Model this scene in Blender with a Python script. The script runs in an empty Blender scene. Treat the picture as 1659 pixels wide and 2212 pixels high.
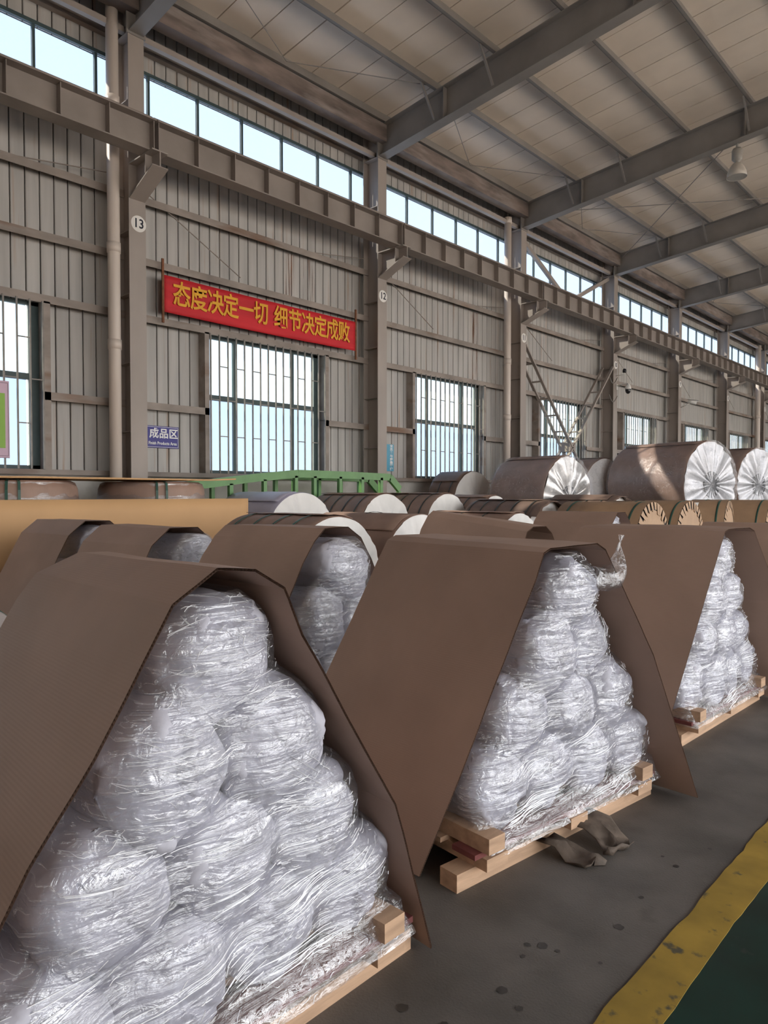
import bpy, math, random
from math import sin, cos, pi, radians, sqrt, atan2, hypot, floor as flr
from mathutils import Vector, Matrix, noise

# ------------------------------------------------------------------ camera, world, sun, exposure
SC = bpy.context.scene
COL = SC.collection
F_PX, YAW, PITCH, EYE = 1534.0, 43.141, 1.494, 1.5
cam = bpy.data.cameras.new('camera')
cam.sensor_fit = 'HORIZONTAL'; cam.sensor_width = 36.0
cam.lens = 36.0 * F_PX / 1659.0
cam.clip_start = 0.05; cam.clip_end = 300
camo = bpy.data.objects.new('camera', cam); COL.objects.link(camo)
camo.location = (0, 0, EYE)
camo.rotation_euler = (radians(90 - PITCH), 0, radians(YAW))
SC.camera = camo

W = bpy.data.worlds.new('sky'); SC.world = W; W.use_nodes = True
wn = W.node_tree.nodes; wl = W.node_tree.links
bg = wn['Background']
tc = wn.new('ShaderNodeTexCoord'); sx = wn.new('ShaderNodeSeparateXYZ'); cr = wn.new('ShaderNodeValToRGB')
wl.new(tc.outputs['Generated'], sx.inputs[0]); wl.new(sx.outputs['Z'], cr.inputs[0]); wl.new(cr.outputs[0], bg.inputs[0])
cr.color_ramp.elements[0].position = 0.0; cr.color_ramp.elements[0].color = (1.0, 0.965, 0.925, 1)
cr.color_ramp.elements[1].position = 0.75; cr.color_ramp.elements[1].color = (0.72, 0.84, 1.0, 1)
bg.inputs[1].default_value = 2.6

sun = bpy.data.lights.new('sun', 'SUN'); sun.energy = 11.0; sun.angle = radians(1.0); sun.color = (1.0, 0.75, 0.48)
suno = bpy.data.objects.new('sun', sun); COL.objects.link(suno)
suno.location = (-30, -30, 60)
suno.rotation_euler = Vector((0.56, 0.55, -0.73)).to_track_quat('-Z', 'Y').to_euler()

SC.view_settings.view_transform = 'Standard'; SC.view_settings.look = 'None'
SC.view_settings.gamma = 1.0; SC.view_settings.use_curve_mapping = False
SC.view_settings.exposure = 1.02
SC.cycles.use_denoising = True
SC.cycles.max_bounces = 8; SC.cycles.diffuse_bounces = 4; SC.cycles.glossy_bounces = 3
SC.cycles.use_adaptive_sampling = True; SC.cycles.adaptive_threshold = 0.04
SC.cycles.transmission_bounces = 6; SC.cycles.transparent_max_bounces = 16
SC.cycles.sample_clamp_indirect = 6.0
SC.cycles.caustics_reflective = False; SC.cycles.caustics_refractive = False

R = random.Random(7)
# ------------------------------------------------------------------ helpers
class MB:
    def __init__(s): s.v = []; s.f = []; s.uv = None
    def add(s, vs, fs):
        o = len(s.v); s.v += [tuple(p) for p in vs]; s.f += [tuple(i + o for i in f) for f in fs]; return s
    def box(s, x0, x1, y0, y1, z0, z1):
        vs = [(x, y, z) for x in (x0, x1) for y in (y0, y1) for z in (z0, z1)]
        return s.add(vs, [(0,1,3,2),(4,6,7,5),(0,4,5,1),(2,3,7,6),(0,2,6,4),(1,5,7,3)])
    def bar(s, p, q, w, h, up=(0,0,1)):
        p = Vector(p); q = Vector(q); d = (q - p).normalized(); u = Vector(up)
        a = d.cross(u)
        if a.length < 1e-4: a = d.cross(Vector((1,0,0)))
        a.normalize(); b = a.cross(d).normalized()
        vs = []
        for c in (p, q):
            for (i, j) in ((-1,-1),(1,-1),(1,1),(-1,1)): vs.append(c + a * (i*w/2) + b * (j*h/2))
        return s.add(vs, [(3,2,1,0),(4,5,6,7),(0,1,5,4),(1,2,6,5),(2,3,7,6),(3,0,4,7)])
    def tube(s, path, r, n=10, cap=True):
        path = [Vector(p) for p in path]; m = len(path); rs = r if hasattr(r, '__len__') else [r]*m
        vs = []; a = None
        for i, p in enumerate(path):
            d = (path[min(i+1,m-1)] - path[max(i-1,0)]).normalized()
            if a is None:
                a = d.cross(Vector((0,0,1)))
                if a.length < 1e-3: a = d.cross(Vector((1,0,0)))
            a = (a - d * a.dot(d)).normalized(); b = d.cross(a)
            for k in range(n):
                t = 2*pi*k/n; vs.append(p + (a*cos(t) + b*sin(t)) * rs[i])
        fs = [(i*n+k, i*n+(k+1)%n, (i+1)*n+(k+1)%n, (i+1)*n+k) for i in range(m-1) for k in range(n)]
        if cap: fs += [tuple(range(n))[::-1], tuple((m-1)*n+k for k in range(n))]
        return s.add(vs, fs)
    def lathe(s, prof, n=32, axis='z', o=(0,0,0)):
        vs = []
        for (r, t) in prof:
            for k in range(n):
                a = 2*pi*k/n
                if axis == 'z': p = (r*cos(a), r*sin(a), t)
                else: p = (t, r*cos(a), r*sin(a))
                vs.append((p[0]+o[0], p[1]+o[1], p[2]+o[2]))
        m = len(prof)
        fs = [(i*n+k, i*n+(k+1)%n, (i+1)*n+(k+1)%n, (i+1)*n+k) for i in range(m-1) for k in range(n)]
        return s.add(vs, fs)
    def grid(s, nu, nv, fn, closed=False):
        vs = [fn(i, j) for i in range(nu) for j in range(nv)]
        fs = []
        for i in range(nu-1):
            for j in range(nv if closed else nv-1):
                k = (j+1) % nv
                fs.append((i*nv+j, i*nv+k, (i+1)*nv+k, (i+1)*nv+j))
        return s.add(vs, fs)
    def mesh(s, name, mat=None, smooth=False):
        me = bpy.data.meshes.new(name); me.from_pydata(s.v, [], s.f); me.update()
        if mat: me.materials.append(M[mat])
        if smooth:
            me.polygons.foreach_set('use_smooth', [True]*len(me.polygons))
        return me
    def build(s, name, mat, parent=None, smooth=False, fix=False):
        me = s.mesh(name, mat, smooth)
        if fix: fixn(me)
        return link(name, me, parent)

def fixn(me):
    import bmesh
    b = bmesh.new(); b.from_mesh(me); bmesh.ops.recalc_face_normals(b, faces=b.faces); b.to_mesh(me); b.free()
def link(name, me, parent=None):
    o = bpy.data.objects.new(name, me); COL.objects.link(o)
    if parent is not None: o.parent = parent
    return o
def tag(o, label=None, cat=None, group=None, kind=None):
    if label: o['label'] = label
    if cat: o['category'] = cat
    if group: o['group'] = group
    if kind: o['kind'] = kind
    return o
def thing(name, label, cat, loc=(0,0,0), rz=0, group=None):
    o = bpy.data.objects.new(name, None); COL.objects.link(o); o.location = loc; o.rotation_euler = (0,0,rz)
    o.empty_display_size = 0.1
    return tag(o, label, cat, group)
def struct(name, label=None):
    o = bpy.data.objects.new(name, None); COL.objects.link(o); o['kind'] = 'structure'
    if label: o['label'] = label
    return o
def chamfer_box(w, h, d, c):
    """box x 0..d (front face +x chamfered), y -w/2..w/2, z 0..h"""
    m = MB(); vs = []
    for (x, k) in ((0, 0), (d-c, 0), (d, c)):
        vs += [(x, -w/2+k, k), (x, w/2-k, k), (x, w/2-k, h-k), (x, -w/2+k, h-k)]
    fs = [(3,2,1,0)]
    for i in range(2):
        for k in range(4): fs.append((i*4+k, i*4+(k+1)%4, (i+1)*4+(k+1)%4, (i+1)*4+k))
    fs.append((8,9,10,11))
    return m.add(vs, fs)
def text_mesh(body, size, bold=0.0, align='CENTER', spacing=1.0, sx=1.0):
    """flat text in local y(right)/z(up) facing +x (built as a mesh)"""
    cu = bpy.data.curves.new('txt', 'FONT'); cu.body = body; cu.size = size; cu.offset = bold
    cu.align_x = align; cu.align_y = 'CENTER'; cu.space_character = spacing; cu.extrude = 0.002; cu.fill_mode = 'FRONT'
    cu.resolution_u = 4
    o = bpy.data.objects.new('txt', cu); COL.objects.link(o)
    dg = bpy.context.evaluated_depsgraph_get(); dg.update()
    me = bpy.data.meshes.new_from_object(o.evaluated_get(dg))
    bpy.data.objects.remove(o)
    me.transform(Matrix(((0,0,1,0),(sx,0,0,0),(0,1,0,0),(0,0,0,1))))
    me.materials.clear()
    return me

# ------------------------------------------------------------------ materials
M = {}
def nt(name):
    m = bpy.data.materials.new(name); m.use_nodes = True; M[name] = m
    return m, m.node_tree.nodes, m.node_tree.links, m.node_tree.nodes['Principled BSDF']
def mat(name, col, rough=0.6, metal=0.0, var=0.12, scale=4.0, stretch=(1,1,1), bump=0.0, bscale=60, bstretch=(1,1,1),
        col2=None, spot=None, spotcol=None, spec=0.4, obj=False, detail=5):
    m, n, l, p = nt(name)
    if obj:
        g = n.new('ShaderNodeTexCoord'); co = g.outputs['Object']
    else:
        g = n.new('ShaderNodeNewGeometry'); co = g.outputs['Position']
    mp = n.new('ShaderNodeMapping'); mp.inputs['Scale'].default_value = stretch; l.new(co, mp.inputs[0])
    nz = n.new('ShaderNodeTexNoise'); nz.inputs['Scale'].default_value = scale; nz.inputs['Detail'].default_value = detail
    l.new(mp.outputs[0], nz.inputs['Vector'])
    rp = n.new('ShaderNodeValToRGB')
    c2 = col2 or tuple(c * (1 - 2*var) for c in col)
    c1 = tuple(min(1, c * (1 + var)) for c in col)
    rp.color_ramp.elements[0].position = 0.3; rp.color_ramp.elements[1].position = 0.7
    rp.color_ramp.elements[0].color = (*c2, 1); rp.color_ramp.elements[1].color = (*c1, 1)
    l.new(nz.outputs['Fac'], rp.inputs[0]); out = rp.outputs[0]
    if spot:
        n2 = n.new('ShaderNodeTexNoise'); n2.inputs['Scale'].default_value = spot[0]; n2.inputs['Detail'].default_value = 6
        mp2 = n.new('ShaderNodeMapping'); mp2.inputs['Scale'].default_value = spot[3] if len(spot) > 3 else (1,1,1)
        mp2.inputs['Location'].default_value = (3.1, 7.7, 1.3)
        l.new(co, mp2.inputs[0]); l.new(mp2.outputs[0], n2.inputs['Vector'])
        r2 = n.new('ShaderNodeValToRGB'); r2.color_ramp.elements[0].position = spot[1]; r2.color_ramp.elements[1].position = spot[2]
        l.new(n2.outputs['Fac'], r2.inputs[0])
        mx = n.new('ShaderNodeMix'); mx.data_type = 'RGBA'
        l.new(r2.outputs[0], mx.inputs[0]); l.new(out, mx.inputs[6]); mx.inputs[7].default_value = (*spotcol, 1); out = mx.outputs[2]
    l.new(out, p.inputs['Base Color'])
    p.inputs['Roughness'].default_value = rough; p.inputs['Metallic'].default_value = metal
    p.inputs['Specular IOR Level'].default_value = spec
    if bump:
        nb = n.new('ShaderNodeTexNoise'); nb.inputs['Scale'].default_value = bscale; nb.inputs['Detail'].default_value = 4
        mpb = n.new('ShaderNodeMapping'); mpb.inputs['Scale'].default_value = bstretch; l.new(co, mpb.inputs[0]); l.new(mpb.outputs[0], nb.inputs['Vector'])
        bp = n.new('ShaderNodeBump'); bp.inputs['Strength'].default_value = bump; bp.inputs['Distance'].default_value = 0.01
        l.new(nb.outputs['Fac'], bp.inputs['Height']); l.new(bp.outputs[0], p.inputs['Normal'])
    return m

mat('concrete', (0.15, 0.134, 0.118), 0.62, var=0.20, scale=2.6, bump=0.2, bscale=120, spot=(5, 0.60, 0.78), spotcol=(0.10, 0.088, 0.075), detail=9)
mat('pale_concrete', (0.58, 0.54, 0.49), 0.8, var=0.08, scale=0.5)
mat('yellow_paint', (0.42, 0.27, 0.045), 0.6, var=0.15, scale=5, spot=(14, 0.6, 0.68), spotcol=(0.10, 0.085, 0.05))
mat('green_paint', (0.008, 0.036, 0.028), 0.32, var=0.25, scale=3, spot=(9, 0.66, 0.76), spotcol=(0.05, 0.055, 0.05))
mat('stain', (0.062, 0.054, 0.047), 0.5, var=0.2, scale=20)
mat('sheet_steel', (0.46, 0.445, 0.425), 0.5, var=0.10, scale=1.6, stretch=(1, 3, 0.25), spot=(2.2, 0.60, 0.80, (1, 5, 0.22)), spotcol=(0.34, 0.22, 0.14))
mat('dark_steel', (0.40, 0.375, 0.35), 0.6, var=0.1, scale=1)
mat('girt_steel', (0.31, 0.265, 0.235), 0.6, var=0.16, scale=3, stretch=(1, 0.5, 1), spot=(1.3, 0.58, 0.72, (1, 0.4, 2)), spotcol=(0.19, 0.11, 0.07))
mat('column_paint', (0.36, 0.315, 0.285), 0.5, var=0.08, scale=1.2, stretch=(1, 1, 0.5))
mat('girder_paint', (0.30, 0.26, 0.235), 0.5, var=0.10, scale=1.5)
mat('rafter_paint', (0.255, 0.235, 0.22), 0.5, var=0.10, scale=1.2)
mat('rusty_beam', (0.22, 0.175, 0.155), 0.7, var=0.25, scale=1.8, stretch=(1, 0.6, 2), spot=(1.8, 0.5, 0.75, (1, .5, 3)), spotcol=(0.34, 0.30, 0.28))
mat('roof_sheet', (0.80, 0.70, 0.60), 0.5, var=0.06, scale=0.8, stretch=(1, 1, 1))
mat('gap_dark', (0.03, 0.028, 0.026), 0.9, var=0.1)
mat('masonry', (0.60, 0.58, 0.54), 0.8, var=0.08, scale=2, spot=(1.4, 0.6, 0.75), spotcol=(0.42, 0.39, 0.35))
mat('pipe_plastic', (0.66, 0.58, 0.52), 0.45, var=0.05, scale=2, stretch=(1,1,.3))
mat('window_frame', (0.055, 0.085, 0.09), 0.5, var=0.1)
mat('window_green', (0.05, 0.16, 0.12), 0.5, var=0.1)
mat('grille_bar', (0.24, 0.22, 0.20), 0.45, var=0.12, scale=6)
mat('banner_red', (0.62, 0.020, 0.030), 0.65, var=0.10, scale=1.5, stretch=(1, .4, 3), bump=0.5, bscale=5, bstretch=(1, .3, 4))
mat('banner_yellow', (0.80, 0.40, 0.03), 0.6, var=0.05)
mat('rust', (0.22, 0.09, 0.045), 0.8, var=0.2, scale=12)
mat('sign_blue', (0.04, 0.035, 0.24), 0.4, var=0.05, spec=0.3)
mat('sign_white', (0.85, 0.85, 0.85), 0.4, var=0.02)
mat('sign_teal', (0.09, 0.36, 0.52), 0.4, var=0.05)
mat('sign_lilac', (0.62, 0.44, 0.56), 0.5, var=0.04)
mat('sign_green', (0.26, 0.48, 0.07), 0.5, var=0.04)
mat('disc_white', (0.82, 0.80, 0.77), 0.5, var=0.03)
mat('ink', (0.015, 0.018, 0.035), 0.5, var=0.05)
mat('cctv_white', (0.75, 0.73, 0.70), 0.35, var=0.03)
mat('cctv_black', (0.02, 0.02, 0.022), 0.15, var=0.05)
mat('wood', (0.60, 0.39, 0.25), 0.65, var=0.14, scale=3, stretch=(6, 1.0, 9), bump=0.12, bscale=30, bstretch=(5, 1, 8), spot=(5, 0.66, 0.74), spotcol=(0.36, 0.20, 0.11))
mat('wood_red', (0.20, 0.06, 0.055), 0.6, var=0.2, scale=6)
mat('kraft_roll', (0.37, 0.245, 0.19), 0.55, var=0.10, scale=3, bump=0.25, bscale=9)
mat('kraft_light', (0.48, 0.31, 0.19), 0.6, var=0.06, scale=4, bump=0.1, bscale=20)
mat('kraft_dark', (0.215, 0.145, 0.115), 0.55, var=0.12, scale=3, bump=0.25, bscale=8)
mat('kraft_sheet', (0.68, 0.41, 0.20), 0.65, var=0.03, scale=1.5)
mat('white_paper', (0.86, 0.84, 0.81), 0.5, var=0.04, scale=3, bump=0.35, bscale=14)
mat('lilac_paper', (0.58, 0.55, 0.66), 0.4, var=0.06, scale=3, bump=0.2, bscale=10)
mat('strap_green', (0.035, 0.10, 0.075), 0.35, var=0.1)
mat('strap_dark', (0.05, 0.055, 0.05), 0.4, var=0.1)
mat('frame_green', (0.14, 0.30, 0.11), 0.45, var=0.08, scale=4)
mat('silver_foil', (0.50, 0.48, 0.45), 0.28, metal=0.6, var=0.08, scale=3, bump=0.4, bscale=8)
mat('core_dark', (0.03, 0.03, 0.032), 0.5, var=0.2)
mat('lamp_metal', (0.36, 0.34, 0.31), 0.4, var=0.08)
mat('lamp_shade', (0.55, 0.51, 0.46), 0.35, var=0.05)
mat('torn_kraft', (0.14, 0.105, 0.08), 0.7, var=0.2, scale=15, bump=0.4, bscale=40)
mat('orange_tape', (0.62, 0.24, 0.03), 0.5, var=0.1)

# foam (soft white-lilac), mottled
mat('foam', (0.55, 0.54, 0.60), 0.55, var=0.05, scale=6, bump=0.35, bscale=14, spec=0.3)

# corrugated board: flute lines run along the sheet (uv.x = distance round the profile)
def board_mat(name, col):
    m, n, l, p = nt(name)
    uv = n.new('ShaderNodeUVMap'); uv.uv_map = 'UVMap'
    sp = n.new('ShaderNodeSeparateXYZ'); l.new(uv.outputs[0], sp.inputs[0])
    g = n.new('ShaderNodeNewGeometry')
    nz = n.new('ShaderNodeTexNoise'); nz.inputs['Scale'].default_value = 2.0; nz.inputs['Detail'].default_value = 5; l.new(g.outputs['Position'], nz.inputs['Vector'])
    rp = n.new('ShaderNodeValToRGB'); rp.color_ramp.elements[0].position = .3; rp.color_ramp.elements[1].position = .7
    rp.color_ramp.elements[0].color = (*[c*.88 for c in col], 1); rp.color_ramp.elements[1].color = (*[c*1.06 for c in col], 1)
    l.new(nz.outputs['Fac'], rp.inputs[0]); l.new(rp.outputs[0], p.inputs['Base Color'])
    mt = n.new('ShaderNodeMath'); mt.operation = 'MULTIPLY'; mt.inputs[1].default_value = 2*pi/0.0095; l.new(sp.outputs[0], mt.inputs[0])
    sn = n.new('ShaderNodeMath'); sn.operation = 'SINE'; l.new(mt.outputs[0], sn.inputs[0])
    bp = n.new('ShaderNodeBump'); bp.inputs['Strength'].default_value = 0.05; bp.inputs['Distance'].default_value = 0.003
    l.new(sn.outputs[0], bp.inputs['Height']); l.new(bp.outputs[0], p.inputs['Normal'])
    p.inputs['Roughness'].default_value = 0.62; p.inputs['Specular IOR Level'].default_value = 0.3
board_mat('board', (0.44, 0.30, 0.235))
mat('board_flute', (0.22, 0.14, 0.10), 0.8, var=0.1, scale=30)

# stretch film: mostly clear, glossy, with stretched creases, whitened as folds and painted highlights
def film_mat(name, base=0.06, crease=0.42, stretch=(2.0, 2.0, 15), gloss=0.20, tint=(0.97, 0.975, 1.0)):
    m, n, l, p = nt(name)
    out = n['Material Output']
    g = n.new('ShaderNodeNewGeometry')
    mp = n.new('ShaderNodeMapping'); mp.inputs['Scale'].default_value = stretch; mp.inputs['Rotation'].default_value = (0.16, 0.0, 0.0)
    l.new(g.outputs['Position'], mp.inputs[0])
    n1 = n.new('ShaderNodeTexNoise'); n1.inputs['Scale'].default_value = 1.6; n1.inputs['Detail'].default_value = 7; n1.inputs['Distortion'].default_value = 1.3
    l.new(mp.outputs[0], n1.inputs['Vector'])
    n2 = n.new('ShaderNodeTexNoise'); n2.inputs['Scale'].default_value = 26; n2.inputs['Detail'].default_value = 5; n2.inputs['Distortion'].default_value = 1.0
    l.new(g.outputs['Position'], n2.inputs['Vector'])
    add = n.new('ShaderNodeMath'); add.operation = 'ADD'; l.new(n1.outputs['Fac'], add.inputs[0])
    ml = n.new('ShaderNodeMath'); ml.operation = 'MULTIPLY'; ml.inputs[1].default_value = 0.5; l.new(n2.outputs['Fac'], ml.inputs[0]); l.new(ml.outputs[0], add.inputs[1])
    bp = n.new('ShaderNodeBump'); bp.inputs['Strength'].default_value = 1.0; bp.inputs['Distance'].default_value = 0.02
    l.new(add.outputs[0], bp.inputs['Height'])
    # crease = narrow ridge band of the stretched noise
    sb = n.new('ShaderNodeMath'); sb.operation = 'SUBTRACT'; sb.inputs[1].default_value = 0.52; l.new(n1.outputs['Fac'], sb.inputs[0])
    ab = n.new('ShaderNodeMath'); ab.operation = 'ABSOLUTE'; l.new(sb.outputs[0], ab.inputs[0])
    rp = n.new('ShaderNodeMapRange'); rp.inputs['From Min'].default_value = 0.0; rp.inputs['From Max'].default_value = 0.014
    rp.inputs['To Min'].default_value = crease; rp.inputs['To Max'].default_value = base; l.new(ab.outputs[0], rp.inputs['Value'])
    tr = n.new('ShaderNodeBsdfTransparent'); tr.inputs[0].default_value = (*tint, 1)
    p.inputs['Base Color'].default_value = (0.9, 0.9, 0.93, 1); p.inputs['Roughness'].default_value = 0.14
    p.inputs['Specular IOR Level'].default_value = 1.0
    l.new(bp.outputs[0], p.inputs['Normal'])
    mx = n.new('ShaderNodeMixShader'); l.new(rp.outputs[0], mx.inputs[0]); l.new(tr.outputs[0], mx.inputs[1]); l.new(p.outputs[0], mx.inputs[2])
    gl = n.new('ShaderNodeBsdfGlossy'); gl.inputs['Roughness'].default_value = 0.12; gl.inputs[0].default_value = (1, 1, 1, 1); l.new(bp.outputs[0], gl.inputs['Normal'])
    m2 = n.new('ShaderNodeMixShader'); m2.inputs[0].default_value = gloss; l.new(mx.outputs[0], m2.inputs[1]); l.new(gl.outputs[0], m2.inputs[2])
    l.new(m2.outputs[0], out.inputs[0])
film_mat('film')
film_mat('film_tail', base=0.03, crease=0.22, stretch=(14, 14, 5), gloss=0.16)
film_mat('film_coil', base=0.025, crease=0.25, stretch=(3, 3, 3), gloss=0.065)
mat('coil_end', (0.46, 0.455, 0.46), 0.3, metal=0.25, var=0.12, scale=3, bump=0.4, bscale=8)
mat('grey_wrap', (0.42, 0.355, 0.32), 0.5, var=0.10, scale=3, bump=0.3, bscale=10)
mat('film_crease_glint', (0.95, 0.95, 0.97), 0.12, var=0.01, spec=1.0)  # gathered film strands, their highlights put into the white colour

m, n, l, p = nt('rust_stain')
p.inputs['Base Color'].default_value = (0.30, 0.13, 0.06, 1); p.inputs['Roughness'].default_value = 0.8
g = n.new('ShaderNodeTexCoord'); mp = n.new('ShaderNodeMapping'); mp.inputs['Scale'].default_value = (1, 22, 0.7); l.new(g.outputs['Object'], mp.inputs[0])
nz = n.new('ShaderNodeTexNoise'); nz.inputs['Scale'].default_value = 1.0; nz.inputs['Detail'].default_value = 6; l.new(mp.outputs[0], nz.inputs['Vector'])
mr = n.new('ShaderNodeMapRange'); mr.inputs['From Min'].default_value = .52; mr.inputs['From Max'].default_value = .75; mr.inputs['To Max'].default_value = .7; l.new(nz.outputs['Fac'], mr.inputs['Value'])
tr = n.new('ShaderNodeBsdfTransparent'); mx = n.new('ShaderNodeMixShader'); l.new(mr.outputs[0], mx.inputs[0]); l.new(tr.outputs[0], mx.inputs[1]); l.new(p.outputs[0], mx.inputs[2]); l.new(mx.outputs[0], n['Material Output'].inputs[0])
def pane_mat(name, tint, haze):
    m, n, l, p = nt(name); out = n['Material Output']
    tr = n.new('ShaderNodeBsdfTransparent'); tr.inputs[0].default_value = (*tint, 1)
    p.inputs['Base Color'].default_value = (0.75, 0.8, 0.85, 1); p.inputs['Roughness'].default_value = 0.2
    mx = n.new('ShaderNodeMixShader'); mx.inputs[0].default_value = haze
    l.new(tr.outputs[0], mx.inputs[1]); l.new(p.outputs[0], mx.inputs[2]); l.new(mx.outputs[0], out.inputs[0])
pane_mat('pane', (0.42, 0.485, 0.565), 0.10)  # pane tints carry the blue of the sky, whiter in the upper panes
pane_mat('pane_upper', (0.52, 0.585, 0.625), 0.08)
pane_mat('pane_high', (0.46, 0.515, 0.595), 0.08)

# ------------------------------------------------------------------ layout constants
XF = -11.26            # inner face of the columns
XR = -11.73            # rear face of the columns
XW = -11.90            # inner face of the wall sheeting
BAY = 6.0
C0 = 5.96              # centre of column 13
def cy(k): return C0 + BAY * k
K0, K1 = -1, 7         # columns 14 .. 6
Y0, Y1 = cy(K0) - 3.0, cy(K1) + 3.0
SLOPE = 0.10
def roofz(x, base): return base + SLOPE * (x - XF)

# ------------------------------------------------------------------ floor
ap = MB().box(10.2, 70, -60, 110, -0.2, -0.01).build('floor_bounce', 'pale_concrete'); ap['kind'] = 'structure'; ap['label'] = 'unseen pale concrete added beyond the hall to bounce light'  # unseen bright ground, added to bounce light up onto the roof
fl = MB().box(-14, 10.2, -12, 58, -0.2, 0.0).build('floor', 'concrete'); fl['kind'] = 'structure'; fl['label'] = 'worn grey concrete warehouse floor with dark oil spots'
gp = MB().box(-0.80, 2.6, -8.9, 53.9, -0.05, 0.003).build('floor_aisle', 'green_paint'); gp['kind'] = 'structure'; gp['label'] = 'dark green painted walkway floor'
ln = MB(); N = 900; ys = [-8.9 + 62.8 * i / N for i in range(N+1)]
def edge(y, s): return 0.012 * noise.noise((y*2.2, s, 0)) + 0.010 * noise.noise((y*9, s, 4)) + (0.018 * max(0, noise.noise((y*4.5, s, 9)) - .25) * 2)
ln.grid(len(ys), 4, lambda i, j: ((-0.915 + edge(ys[i], 1) if j < 2 else -0.772 + edge(ys[i], 2) * .6), ys[i], (0.0 if j in (0, 3) else 0.005)))
o = ln.build('floor_line', 'yellow_paint', fix=True); o['kind'] = 'structure'; o['label'] = 'chipped yellow painted line along the green walkway'
# oil stains: flat round marks
for (x, y, r) in [(-1.18,1.78,.03),(-1.24,2.02,.018),(-1.2,2.05,.03),(-1.22,1.96,.016),(-1.15,2.06,.014),(-1.06,2.32,.03),(-1.08,2.55,.016),(-1.35,1.52,.03),(-1.22,1.55,.022),(-1.02,2.1,.012),(-1.07,2.86,.02),(-1.02,3.1,.015),(-1.14,2.9,.012),(-1.1,1.75,.02)]:
    m = MB(); n = 14
    ring = [(x + r*.55*(1+.35*noise.noise((x*40, y*40, k*.9)))*cos(2*pi*k/n), y + r*.6*(1+.35*noise.noise((x*40, y*40+5, k*.9)))*sin(2*pi*k/n), 0.0015) for k in range(n)]
    m.add(ring, [tuple(range(n))]); m.build('stain', 'stain', fl)

# ------------------------------------------------------------------ left wall
wall = struct('wall_left', 'grey ribbed sheet metal side wall with windows')
mas = MB().box(XW-0.25, XW+0.02, Y0, Y1, 0, 1.84).build('masonry_base', 'masonry', wall)
PW = 0.2255
WZ0, WZ1 = 1.88, 4.55      # main windows
CZ0, CZ1 = 7.60, 8.93      # clerestory band
def winY(k): return cy(k) + 1.66, cy(k) + 4.62
shared = {}
def panel_mesh(h):
    key = round(h, 3)
    if key not in shared: shared[key] = chamfer_box(PW - 0.016, h, 0.03, 0.010).mesh('panel', 'sheet_steel')
    return shared[key]
rest = MB()
def put_panel(y, z0, z1, near):
    if near:
        o = link('panel', panel_mesh(z1 - z0), wall); o.location = (XW - 0.03, y, z0)
    else:
        b = chamfer_box(PW - 0.016, z1 - z0, 0.03, 0.010); rest.add([(p[0]+XW-0.03, p[1]+y, p[2]+z0) for p in b.v], b.f)
n_p = int((Y1 - Y0) / PW)
for i in range(n_p):
    y = Y0 + (i + .5) * PW
    k = flr((y - C0) / BAY)
    near = 2.2 < y < cy(2) + 3.0
    a, b = winY(k)
    if not (a - .06 < y < b + .06): put_panel(y, 1.86, WZ1, near)
    put_panel(y, WZ1 + 0.0, CZ0, near)
    put_panel(y, CZ1, 10.02, near)
    if y < cy(K0) or y > cy(K1): put_panel(y, CZ0, CZ1, near)  # added out of view, solid panels stop sun at the band ends
tag(rest.build('panel_field', 'sheet_steel', wall), kind='stuff')
MB().box(XW-0.06, XW-0.035, Y0, Y1, 1.84, WZ0).box(XW-0.06, XW-0.035, Y0, Y1, CZ1, 10.02).box(XW-0.06, XW-0.035, Y0, Y1, WZ1, CZ0).box(XW-0.06, XW-0.035, Y0, cy(K0), CZ0, CZ1).box(XW-0.06, XW-0.035, cy(K1), Y1, CZ0, CZ1).build('backing_sheet', 'gap_dark', wall)
bk = MB(); last = Y0
for k in range(K0-1, K1+1):
    a, b = winY(k)
    if b < Y0: continue
    bk.box(XW-0.06, XW-0.035, last, max(last + .01, min(a, Y1)), WZ0, WZ1); last = b
bk.box(XW-0.06, XW-0.035, last, Y1, WZ0, WZ1); bk.build('backing_sheet', 'gap_dark', wall)
def cgirt(x0, x1, y0, y1, z):   # lipped channel, open face down
    m = MB(); t = 0.012
    m.box(x1 - t, x1, y0, y1, z - 0.13, z + 0.0)
    m.box(x0, x1 - t, y0, y1, z - t, z)
    return m
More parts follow.
